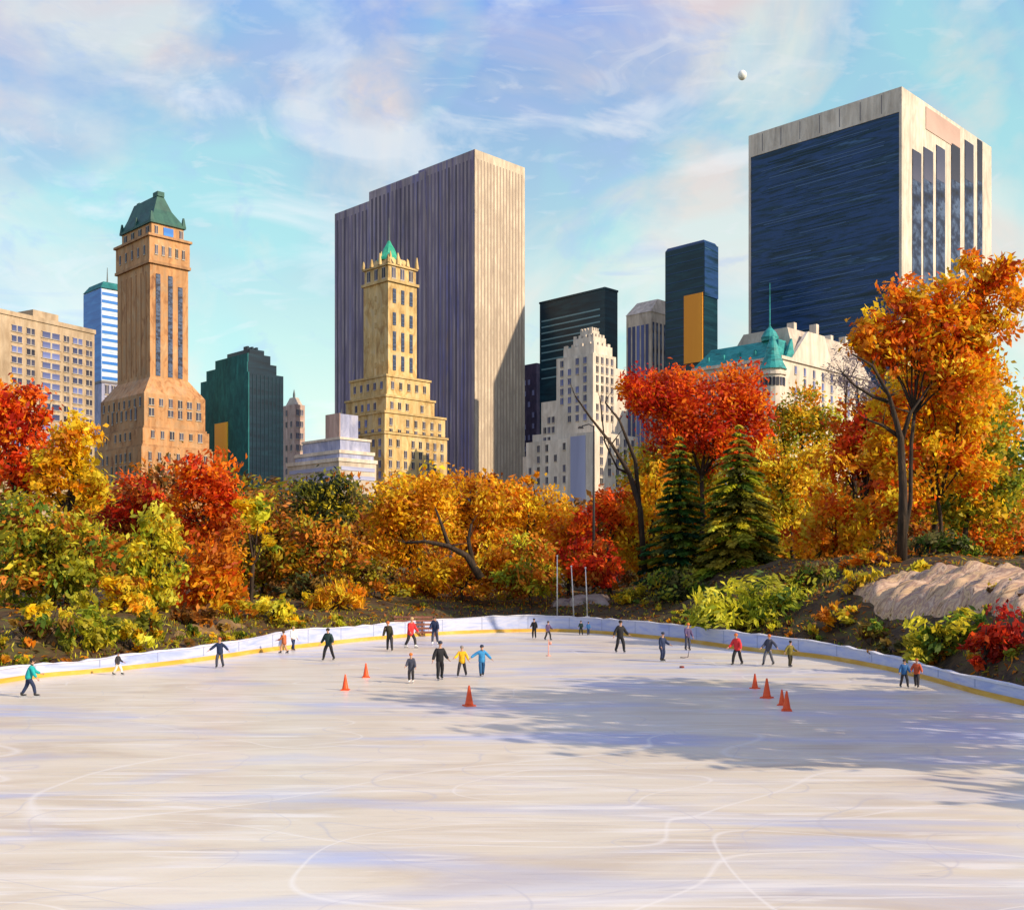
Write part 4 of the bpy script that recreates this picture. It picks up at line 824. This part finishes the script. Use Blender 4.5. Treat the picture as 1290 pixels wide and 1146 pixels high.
bush('dark moss bush low by the right boards', 1130, 55, [(1134, 820, 24, 10), (1112, 818, 18, 9)], 'green', 'dark', 'brown')
bush('ochre bush low left of centre', 470, 86, [(470, 740, 26, 12), (500, 746, 24, 9)], 'olive', 'gold')
bush('orange bush low in the centre', 546, 86, [(546, 742, 36, 10), (590, 746, 26, 8)], 'gold', 'rust')
bush('dark brown bush left of the three white poles', 640, 88, [(636, 748, 34, 10), (676, 748, 24, 10)], 'brown', 'olive')
bush('dark brown thicket left of the spiky golden bush', 384, 84, [(386, 738, 30, 16), (360, 744, 24, 16)], 'brown', 'dark')
bush('brown thicket right of the spiky golden bush', 486, 90, [(470, 722, 30, 16), (446, 718, 24, 18)], 'brown', 'olive')
# trees beyond the right edge of the frame, whose shade falls across the ice
for i, (x, y, r_, z) in enumerate([(25.5, 21, 4.0, 12.5), (27, 26.5, 4.6, 14.5), (29, 32.5, 4.4, 12.5), (27, 15.5, 2.4, 8.5)]):
    pxx = CX + F*x/y; k = F/y
    tree('shade_tree', ['tall gold tree off the right side nearest the camera', 'tall rust tree off the right side, second along the shore', 'tall olive tree off the right side behind the rust one', 'small gold tree off the right side on the near shore'][i], pxx, y,
         [(pxx, HY-(z-CAMH)*k, r_*k, r_*.8*k), (pxx-r_*.5*k, HY-(z-3-CAMH)*k, r_*.8*k, r_*.7*k), (pxx+r_*.5*k, HY-(z-3.4-CAMH)*k, r_*.8*k, r_*.7*k)], pal('gold', 'rust'), leaf=.4, dens=1.0, group='shade trees on the right shore')

# ------------------------------------------------------------------ rocks
def rock(label, pts, h, m, seed, cat='rock'):
    """pts: outline (x, y) on the ground; a slab-like outcrop with layered ridges"""
    rnd = np.random.default_rng(seed); xs = [p[0] for p in pts]; ys = [p[1] for p in pts]; n = 64
    P = np.array(pts); v = []; fs = []; cx, cy = P.mean(0)
    ux = np.linspace(min(xs), max(xs), n); uy = np.linspace(min(ys), max(ys), n)
    A, B = np.meshgrid(ux, uy); ins = np.zeros(A.shape, bool); j = len(P)-1; dist = np.full(A.shape, 1e9)
    for i in range(len(P)):
        (xi, yi), (xj, yj) = P[i], P[j]; ins ^= ((yi > B) != (yj > B)) & (A < (xj-xi)*(B-yi)/(yj-yi+1e-12)+xi)
        ab = np.array([xj-xi, yj-yi]); t = np.clip(((A-xi)*ab[0]+(B-yi)*ab[1])/(ab@ab), 0, 1); dist = np.minimum(dist, np.hypot(A-xi-t*ab[0], B-yi-t*ab[1])); j = i
    d = np.where(ins, dist, -dist) + .25*np.sin(A*2.3+B)*np.sin(B*1.9); G = ground(A.ravel(), B.ravel()).reshape(A.shape)
    q = -.62*A + .78*B + .35*np.sin(A*.5+B*.3) + .1*np.sin(A*1.4+B); r1 = (q*.55) % 1; r2 = (q*1.5+.3) % 1
    ridg = .34*sm(0, .8, r1)*(1-sm(.86, 1, r1)) + .14*sm(0, .7, r2)*(1-sm(.8, 1, r2)) + .06*np.sin(A*1.3+B*2)
    Z = G - .25 + (h+.25)*sm(-.1, .5, d) + ridg*sm(.0, .9, d)
    V = np.stack([A, B, Z], -1).reshape(-1, 3)
    fs = [(b_*n+a, b_*n+a+1, (b_+1)*n+a+1, (b_+1)*n+a) for b_ in range(n-1) for a in range(n-1) if d[b_, a] > -.6]
    return tag(mesh_py('rock_outcrop', V.tolist(), fs, m, None, True), label, cat)
M_ROCK = paint('tan_rock', [(.06, .035, .025), (.32, .20, .11), (.54, .37, .21), (.30, .18, .13), (.56, .40, .27), (.12, .07, .05)], (.22, 1.9, 1.2), .9, .5, 7, .6, rot=R(-38))
M_ROCK3 = paint('brown_rock', [(.06, .04, .02), (.16, .095, .04), (.26, .16, .07)], (.4, 1.2, 2), .9, .5, 6, .6)
M_ROCK2 = paint('pale_rock', [(.14, .10, .09), (.28, .21, .18), (.38, .31, .27)], (.6, 1.5, 2), .9, .5)
def on_bank(*pix):
    out = []
    for px, py in pix:
        Y = foot_depth(px, py) or 70; out.append((X_at(px, Y), Y))
    return out
rock('broad tan striped rock outcrop on the right bank', on_bank((1072, 748), (1090, 764), (1106, 786), (1140, 782), (1180, 778), (1240, 776), (1290, 776), (1330, 740), (1300, 716), (1240, 716), (1180, 720), (1130, 726)), .16, M_ROCK, 2)
rock('low tan rock on the left shore at the edge', on_bank((10, 806), (40, 815), (72, 812), (78, 800), (50, 793), (12, 793)), .15, M_ROCK3, 3)
rock('long low tan rock ledge behind the left skaters', on_bank((206, 806), (250, 806), (300, 796), (312, 788), (270, 786), (220, 794)), .12, M_ROCK3, 4)
rock('pale flat rock ledge behind the three white poles', [(X_at(690, 91), 90.2), (X_at(730, 91), 89.6), (X_at(768, 91), 90.4), (X_at(770, 91), 92.4), (X_at(725, 91), 92.2), (X_at(692, 91), 91.6)], .3, M_ROCK2, 5)
# grass
def grass(n, mask, P, seed, h):
    rg = np.random.default_rng(seed); x = rg.uniform(-36, 30, n*6); y = rg.uniform(40, 104, n*6); d = rim_dist(x, y)
    ok = mask(x, y, d) & (np.sin(x*.8+1)*np.sin(y*.7) + rg.random(len(x))*1.2 > .25); x, y = x[ok][:n], y[ok][:n]
    C = np.stack([x, y, ground(x, y)+h*.6], -1); m = len(C); T = rg.normal(size=(m, 3))*.45 + [0, 0, 1.]
    return C, T, rg.normal(size=(m, 3))*[1, 1, .1]+[0, -1.2, .1], h*rg.uniform(.6, 1.4, m), h*rg.uniform(.12, .3, m), P[rg.integers(0, len(P), m)]*rg.uniform(.7, 1.1, (m, 1))
g1 = grass(9000, lambda x, y, d: (x < -8) & (d > .7) & (d < 7), pal('olive', 'olive', 'lime', 'brown'), 11, .16); g2 = grass(5000, lambda x, y, d: (x > -8) & (d > 1.2) & (d < 12), pal('olive', 'brown', 'rust', 'green'), 12, .16)
tag(leaf_mesh('grass', *[np.concatenate([a, c]) for a, c in zip(g1, g2)], None), 'dry olive grass tufts on the bank', 'grass', kind='stuff')
# fallen leaves
rg = np.random.default_rng(99); nl = 9000
lx = rg.uniform(-34, 40, nl*3); ly = rg.uniform(40, 108, nl*3); s_ = rim_dist(lx, ly); ok = (s_ > .8) & (s_ < 26); lx, ly = lx[ok][:nl], ly[ok][:nl]
C = np.stack([lx, ly, ground(lx, ly)+.05], -1); Lp = pal('rust', 'gold', 'brown', 'brown', 'olive')
leaf_o = leaf_mesh('fallen_leaves', C, rg.normal(size=C.shape)*[1, 1, .2], np.tile([0, 0, 1.], (len(C), 1))+rg.normal(size=C.shape)*.3, rg.uniform(.10, .26, len(C)), rg.uniform(.06, .12, len(C)), Lp[rg.integers(0, len(Lp), len(C))], None)
tag(leaf_o, 'fallen leaves scattered over the dark bank', 'leaves', kind='stuff')

# low leafy ground cover on both shores
rg = np.random.default_rng(77); gb = []
gxs = rg.uniform(-30, 26, 1500); gys = rg.uniform(42, 92, 1500); gd = rim_dist(gxs, gys)
for x, y, d in zip(gxs, gys, gd):
    rockside = x > 17.5 and 56 < y < 74 and d > 3.2
    if (x < -7 or x > 9.5) and .9 < d < 6.5 and not rockside and len(gb) < 210:
        r = rg.uniform(.25, .60); gb.append((x, y, float(ground(np.array([x]), np.array([y]))[0])+r*.35, r*1.3, r, r*.75))
tag(leaf_mesh('ground_cover', *foliage(rg, gb, pal('olive', 'olive', 'lime', 'green', 'gold', 'brown'), 15000, .15), None), 'low olive and yellow ground cover along both shores', 'ground cover', kind='stuff')
# ------------------------------------------------------------------ poles, mast, gate, cones, puck
M_POLE = plain('white_pole_paint', (.72, .68, .64), .5); M_MAST = plain('dark_mast_paint', (.02, .018, .02), .5)
def pole(label, px, py_top, lean):
    Y = 86.6; x = X_at(px, Y); z0 = gz(x, Y)-.2; z1 = Z_at(py_top, Y)
    t = tag(empty('white_pole', (x, Y, z0)), label, 'pole', 'white poles behind the boards')
    MB().tube([(0, 0, 0, .06), (lean*.5, 0, (z1-z0)*.6, .05), (lean, 0, z1-z0, .035)], 8).build('shaft', M_POLE, t, True)
    MB().ell((lean, 0, z1-z0+.05), (.08, .08, .08)).build('finial', M_POLE, t, True); MB().box(-.16, .16, -.16, .16, .08, .36).build('foot', M_POLE, t)
pole('tallest slim white pole, leftmost of three behind the boards', 702, 701, 0); pole('middle white pole leaning slightly left behind the boards', 723, 714, -.2); pole('shortest white pole, rightmost of three behind the boards', 740, 716, -.15)
Y = 92; x = X_at(748, Y); z0 = gz(x, Y); z1 = Z_at(536, Y)
t = tag(empty('lamp_mast', (x, Y, z0)), 'tall thin dark lamp mast with a short arm in front of the white stepped hotel', 'lamp mast')
MB().tube([(0, 0, -.2, .16), (0, 0, (z1-z0)*.5, .11), (0, 0, z1-z0, .07)], 8).build('shaft', M_MAST, t, True)
MB().tube([(0, 0, z1-z0-.1, .05), (-.4, 0, z1-z0+.12, .05), (-1.0, 0, z1-z0-.05, .05)], 6).build('arm', M_MAST, t, True)
MB().frustum((-1.35, -.85, -.16, .16), (-1.25, -.95, -.1, .1), z1-z0-.24, z1-z0-.06).build('lamp_head', M_MAST, t)
MB().lathe([(.28, -.1), (.26, .5), (.17, .7)], 10).build('base', M_MAST, t)
M_GATE = paint('brown_gate_wood', [(.10, .035, .02), (.22, .08, .05), (.34, .18, .14)], (.8, 2, 3), .7, .2)
Y0 = 78.4; g = tag(empty('wooden_gate', (X_at(523, Y0), Y0, 0), R(6)), 'reddish brown slatted wooden gate against the boards behind the red skater', 'gate')
w = 1.5
for k, zz in enumerate((.22, .50, .78, 1.06, 1.30)): MB().box(-w, w, -.04, .04, zz, zz+.15).build('rail', M_GATE, g)
for xx in (-w+.06, -.4, .5, w-.06): MB().box(xx-.06, xx+.06, .042, .14, 0, 1.5).build('post', M_GATE, g)
M_CONE = paint('orange_cone_plastic', [(.72, .06, .012), (.80, .10, .02), (.62, .04, .01)], (3, 3, 3), .45, .03)
CONES = [(435, 869, 849, 'orange traffic cone left of centre, the front one of the left pair'), (461, 853, 835, 'orange traffic cone left of centre, the farther one of the left pair'), (591, 889, 863, 'lone tall orange traffic cone in front of the skaters in yellow and blue'),
         (951, 867, 848, 'farthest red orange cone of the row at right'), (966, 879, 854, 'second red orange cone of the row at right, the widest'), (985, 888, 868, 'smaller red orange cone touching the nearest cone at right'), (991, 895, 870, 'nearest red orange cone of the row at right')]
for i, (px, pf, pt, lab) in enumerate(CONES):
    Y = depth_of_foot(pf); h = (pf-pt)/F*Y; t = tag(empty('traffic_cone', (X_at(px, Y), Y, 0), R(13*i)), lab, 'cone', 'traffic cones on the ice')
    q = h*.27; MB().frustum((-q, q, -q, q), (-q*.92, q*.92, -q*.92, q*.92), .004, h*.07).build('base', M_CONE, t)
    MB().lathe([(q*.80, h*.07+.002), (q*.74, h*.12), (q*.40, h*.62), (q*.18, h*.97), (q*.12, h)], 16).build('cone_body', M_CONE, t, True)
def small(name, lab, cat, px, py, mb, m):
    Y = depth_of_foot(py); o = mb.build(name, m, None, True); o.location = (X_at(px, Y), Y, .004); tag(o, lab, cat); return o
small('hockey_puck', 'small dark red puck on the ice right of the navy skater', 'puck', 859, 841, MB().lathe([(.02, 0), (.10, 0), (.12, .02), (.12, .07), (.10, .09), (.02, .09)], 14), plain('dark_red_rubber', (.20, .03, .02)))
st_ = MB().tube([(0, 0, .05, .03), (.18, 0, .04, .03), (.42, .05, .06, .03), (.5, .05, .5, .02), (.34, .05, .62, .02)], 6)
small('hockey_stick', 'short bent grey stick lying on the ice near the navy skater', 'stick', 857, 829, st_, plain('grey_stick_wood', (.16, .13, .13)))
small('marker_flag', 'thin pinkish marker stake standing on the ice in the middle', 'marker', 691, 826, MB().lathe([(.16, 0), (.14, .03), (.03, .05), (.025, .9), (.01, .94)], 8).box(.02, .17, -.01, .01, .62, .8), plain('faded_pink_plastic', (.62, .30, .24)))

# ------------------------------------------------------------------ skaters
def skinned(name, verts, edges, radii, m, parent, sub=1, root=0, extra=None):
    bm = bmesh.new(); lay = bm.verts.layers.skin.verify(); vs = []
    for i, (p, r) in enumerate(zip(verts, radii)):
        v = bm.verts.new(p); v[lay].radius = (r, r) if not isinstance(r, tuple) else r; v[lay].use_root = (i == root); vs.append(v)
    for a, b_ in edges: bm.edges.new((vs[a], vs[b_]))
    me = bpy.data.meshes.new(name); bm.to_mesh(me); bm.free()
    o = bpy.data.objects.new('tmp', me); COL.objects.link(o); sk = o.modifiers.new('s', 'SKIN'); sk.use_smooth_shade = True
    ss = o.modifiers.new('u', 'SUBSURF'); ss.levels = sub; ss.render_levels = sub
    dg = bpy.context.evaluated_depsgraph_get(); me2 = bpy.data.meshes.new_from_object(o.evaluated_get(dg)); bpy.data.objects.remove(o); bpy.data.meshes.remove(me)
    me2.name = name; me2.materials.clear()
    if extra:
        b2 = bmesh.new(); b2.from_mesh(me2); o_ = len(b2.verts); ev = [b2.verts.new(p) for p in extra.v]
        for f_ in extra.f:
            try: b2.faces.new([ev[i] for i in f_])
            except ValueError: pass
        b2.to_mesh(me2); b2.free(); me2.polygons.foreach_set('use_smooth', [True]*len(me2.polygons))
    return link(name, me2, parent, (m,))
M_SKIN = plain('skin', (.50, .28, .19), .55)
CL = {k: plain('cloth_'+k, c, .8) for k, c in dict(teal=(.01, .33, .33), black=(.010, .010, .014), navy=(.014, .026, .075), rust=(.40, .11, .04), tan=(.52, .28, .16), white=(.72, .72, .66), darkgreen=(.012, .035, .035), olive=(.03, .026, .012),
      red=(.55, .025, .03), grey=(.10, .105, .13), slate=(.05, .055, .085), yellow=(.78, .42, .01), blue=(.04, .26, .55), jeans=(.015, .09, .22), purple=(.09, .06, .14), orange=(.70, .16, .03), moss=(.16, .13, .02), steel=(.03, .12, .30), brick=(.50, .08, .025), charcoal=(.03, .027, .032)).items()}
HAIR = {k: plain('hair_'+k, c, .7) for k, c in dict(dark=(.015, .010, .008), brown=(.07, .035, .02), ginger=(.50, .12, .02), blond=(.50, .34, .14), cap=(.02, .03, .06), orange=(.62, .16, .02), grey=(.25, .22, .20))  .items()}
M_BLADE = plain('skate_steel', (.55, .55, .58), .25, .8); M_BOOT_B = plain('black_boot', (.02, .02, .022)); M_BOOT_W = plain('white_boot', (.75, .73, .70))
def person(label, px, pf, pt, jac, tro, hair='dark', face=180, spread=.12, stride=0.0, arms=((13, 10), (13, 10)), lean=(0, 0), boot='b', coat=.0, hat=None, crouch=0.0):
    """px, pf: where the skates touch the ice; pt: crown row. arms: (outward, forward) swing in degrees for left and right."""
    rv = random.Random(int(px*7+pf)); face += rv.uniform(-42, 42); stride = (stride*1.5 + rv.uniform(.02, .12))*rv.choice((1, 1, -1)); crouch = crouch + rv.uniform(.02, .09); lean = (lean[0], lean[1] + rv.uniform(.05, .20)); bend = (R(rv.uniform(15, 55)), R(rv.uniform(15, 55)))
    arms = tuple((a[0]*rv.uniform(.8, 1.05), a[1]+rv.uniform(-22, 18)) for a in arms)
    Y = depth_of_foot(pf); h = (pf-pt)/F*Y; s = h/1.78
    root = tag(empty('person', (X_at(px, Y), Y, 0), R(face)), label, 'person', 'skaters on the ice'); root.scale = (s, s, s)
    lx, lf = lean; B = .07
    V = Vector; pel = V((0, 0, .95-crouch)); hipL, hipR = pel+V((-.095, 0, -.03)), pel+V((.095, 0, -.03))
    ankL, ankR = V((-spread, -stride, .10+B)), V((spread, stride, .10+B))
    knL = hipL.lerp(ankL, .5)+V((0, .05+crouch*.6, 0)); knR = hipR.lerp(ankR, .5)+V((0, .05+crouch*.6, 0))
    up = V((lx, lf, 1)).normalized(); ch = pel+up*.38; nb = pel+up*.54; nk = nb+V((lx*.02, .01+lf*.03, .06)); hd = nk+V((0, .02, .10)); tp = hd+V((0, .0, .13))
    shL, shR = pel+up*.47+V((-.165, 0, 0)), pel+up*.47+V((.165, 0, 0))
    def arm(sh, sg, a):
        o_, f_ = R(a[0]), R(a[1]); d = V((sg*math.sin(o_), math.cos(o_)*math.sin(f_), -math.cos(o_)*math.cos(f_)))
        el = sh+d*.29; f2 = f_+(bend[0] if sg < 0 else bend[1]); d2 = V((sg*math.sin(o_*.9), math.cos(o_*.9)*math.sin(f2), -math.cos(o_*.9)*math.cos(f2))); wr = el+d2*.25; return el, wr, wr+d2*.09, d2
    eL, wL, hL, dL = arm(shL, -1, arms[0]); eR, wR, hR, dR = arm(shR, 1, arms[1])
    pts = [pel, pel+up*.18, ch, nb, nk, hd+V((0, 0, -.03)), hd+V((0, .005, .05)), tp, shL, eL, wL, hL, shR, eR, wR, hR, hipL, knL, ankL, hipR, knR, ankR]
    rad = [.13, .12, (.15, .11), .07, .055, .072, .088, .05, .06, .045, .030, .036, .06, .045, .030, .036, .085, .058, .040, .085, .058, .040]
    ed = [(0, 1), (1, 2), (2, 3), (3, 4), (4, 5), (5, 6), (6, 7), (2, 8), (8, 9), (9, 10), (10, 11), (2, 12), (12, 13), (13, 14), (14, 15), (0, 16), (16, 17), (17, 18), (0, 19), (19, 20), (20, 21)]
    ex = MB()
    for hp, d, sg in ((hL, dL, -1), (hR, dR, 1)):                                # fingers and thumb
        side = V((0, 1, 0)) - d*d.y; side.normalize(); inn = d.cross(side)*sg
        for k, ln in enumerate((.070, .080, .076, .060)):
            p = hp + side*(.027-.018*k) + d*.015; ex.tube([(*p, .009), (*(p+d*ln*.6), .0085), (*(p+d*ln*.9+inn*.02), .006)], 5)
        p = hp + side*.03 - d*.03; ex.tube([(*p, .011), (*(p+side*.03+d*.03), .009), (*(p+side*.035+d*.06), .007)], 5)
    fz = hd + V((0, .085, .02)); ex.tube([(fz.x, fz.y-.01, fz.z+.025, .010), (fz.x, fz.y+.018, fz.z-.008, .016), (fz.x, fz.y-.005, fz.z-.016, .010)], 6)   # nose
    for sg in (-1, 1): ex.ell((hd.x+sg*.088, hd.y-.005, hd.z+.02), (.014, .022, .032), 8, 5)          # ears
    ex.tube([(hd.x-.028, fz.y-.012, fz.z-.045, .006), (hd.x, fz.y-.004, fz.z-.047, .009), (hd.x+.028, fz.y-.012, fz.z-.045, .006)], 5)  # lips
    body = skinned('body', pts, ed, rad, M_SKIN, root, 1, 0, ex)
    ey = MB()
    for sg in (-1, 1): ey.ell((hd.x+sg*.034, hd.y+.078, hd.z+.03), (.013, .010, .010), 8, 5)
    ey.build('eyes', HAIR['dark'], root, True)
    hem = pel + V((0, 0, -.13-coat)); jp = [ch, pel+up*.18, pel+V((0, 0, -.0)), hem, nb+up*.035, shL, eL, wL, shR, eR, wR]
    jr = [(.20, .165), (.195, .17), (.20, .175), (.205+coat*.35, .185+coat*.3), .10, .098, .086, .064, .098, .086, .064]
    skinned('jacket', jp, [(0, 1), (1, 2), (2, 3), (0, 4), (0, 5), (5, 6), (6, 7), (0, 8), (8, 9), (9, 10)], jr, CL[jac], root, 1)
    skinned('trousers', [pel+V((0, 0, .05)), pel, hipL, knL, ankL+V((0, 0, -.02)), hipR, knR, ankR+V((0, 0, -.02))], [(0, 1), (1, 2), (2, 3), (3, 4), (1, 5), (5, 6), (6, 7)], [.15, .16, .12, .092, .072, .12, .092, .072], CL[tro], root, 1)
    hb = MB().ell((hd.x, hd.y-.02, hd.z+.055), (.105, .112, .10), 12, 8)
    if hat: hb = MB().ell((hd.x, hd.y-.008, hd.z+.085), (.108, .118, .085), 12, 8).ell((hd.x, hd.y+.02, hd.z+.06), (.11, .125, .03), 12, 4)
    hb.build('hat' if hat else 'hair', HAIR[hat or hair], root, True)
    for a in (ankL, ankR):
        sk = MB().tube([(a.x, a.y-.01, a.z+.06, .060), (a.x, a.y-.01, a.z-.02, .062), (a.x, a.y, a.z-.07, .058)], 8).ell((a.x, a.y+.075, a.z-.065), (.048, .135, .040), 10, 6).build('skate', M_BOOT_W if boot == 'w' else M_BOOT_B, root, True)
        MB().box(a.x-.006, a.x+.006, a.y-.11, a.y+.22, a.z-.165, a.z-.10).build('blade', M_BLADE, sk)
    return root
W_ = 'w'
person('skater in a teal jacket and dark trousers at the left edge of the ice', 36, 878, 828, 'teal', 'navy', face=-70, stride=.12, arms=((15, 40), (15, 30)), lean=(0, .15))
person('small child with a dark top and pale trousers beside the left boards', 148, 850, 820, 'charcoal', 'white', face=-60, stride=.14, arms=((15, 20), (15, -20)))
person('skater in a dark navy jacket with both arms held out at left', 277, 841, 801, 'navy', 'slate', 'ginger', face=170, stride=.10, arms=((48, 10), (52, -5)))
person('skater in a rust coloured coat and tan trousers by the left boards', 358, 823, 793, 'rust', 'tan', 'brown', face=80, stride=.08, coat=.1)
person('skater in a white jacket and navy trousers by the left boards', 369, 819, 788, 'white', 'navy', 'blond', face=200, stride=.14)
person('skater in a dark green jacket gliding with spread legs at left', 414, 832, 790, 'darkgreen', 'black', face=185, spread=.22, stride=.1, arms=((25, 10), (28, 0)))
person('skater in a long dark olive coat with ginger hair near the gate', 491, 820, 781, 'olive', 'charcoal', 'ginger', face=200, spread=.16, stride=.14, lean=(.18, .06), coat=.12)
person('skater in a bright red jacket before the wooden gate', 517, 816, 775, 'red', 'charcoal', 'blond', face=200, stride=.12, boot=W_, coat=.1, arms=((30, 20), (14, 0)))
person('skater in a navy jacket and grey trousers right of the gate', 548, 812, 775, 'navy', 'slate', 'brown', face=150, stride=.1, boot=W_, lean=(0, .12))
person('child in a dark coat and orange cap left of the black clad skater', 518, 860, 821, 'slate', 'charcoal', face=190, spread=.10, hat='orange', boot=W_, coat=.06)
person('tall skater dressed all in black in the left centre group', 554, 856, 806, 'black', 'black', face=175, spread=.15, stride=.06, arms=((22, 5), (24, 5)), hat='cap')
person('skater in a bright yellow jacket and black trousers', 582, 852, 812, 'yellow', 'charcoal', 'grey', face=185, spread=.20, stride=.10, arms=((28, 10), (32, 20)), coat=.08)
person('skater in sky blue jacket and blue trousers with arms out', 607, 852, 810, 'blue', 'jeans', face=180, spread=.07, stride=.08, arms=((50, 10), (62, 10)), hat='cap')
person('skater in a black coat near the far end boards', 673, 804, 778, 'black', 'black', face=190, spread=.14, coat=.08)
person('skater with a maroon bag colour coat right of the far black one', 690, 806, 781, 'purple', 'charcoal', 'brown', face=210, stride=.14)
person('small skater in dark green at the far end boards', 732, 800, 781, 'darkgreen', 'black', face=160, stride=.12)
person('small child in blue at the far end boards', 741, 800, 782, 'steel', 'navy', face=190, stride=.08)
person('skater in black with arms held wide in the middle of the ice', 781, 822, 779, 'black', 'black', face=180, spread=.18, stride=.06, arms=((32, 5), (34, 5)))
person('skater in a navy hooded jacket right of the wide armed skater', 834, 833, 795, 'navy', 'navy', face=185, spread=.13, hat='cap', coat=.1)
person('skater in a purple grey jacket with orange hat near the right boards', 866, 819, 784, 'purple', 'slate', face=185, spread=.12, hat='orange')
person('skater in a red jacket and black trousers on the right of the ice', 929, 838, 796, 'red', 'black', 'ginger', face=150, stride=.16, lean=(.02, .10), arms=((20, 25), (20, 10)))
person('skater in a grey jacket leaning and holding hands with the olive child', 968, 838, 798, 'slate', 'grey', 'ginger', face=165, spread=.18, stride=.12, lean=(-.16, .0), arms=((45, 15), (20, 10)))
person('child in an olive yellow jacket holding hands with the grey skater', 995, 840, 806, 'moss', 'olive', 'dark', face=180, spread=.12, arms=((22, 10), (46, 15)), coat=.05)
person('skater in a steel blue jacket in the pair by the right boards', 1139, 866, 829, 'steel', 'charcoal', face=185, spread=.2, arms=((18, 5), (22, 5)))
person('skater in an orange red jacket in the pair by the right boards', 1155, 866, 828, 'brick', 'charcoal', 'ginger', face=190, stride=.12, arms=((20, 10), (22, 5)))
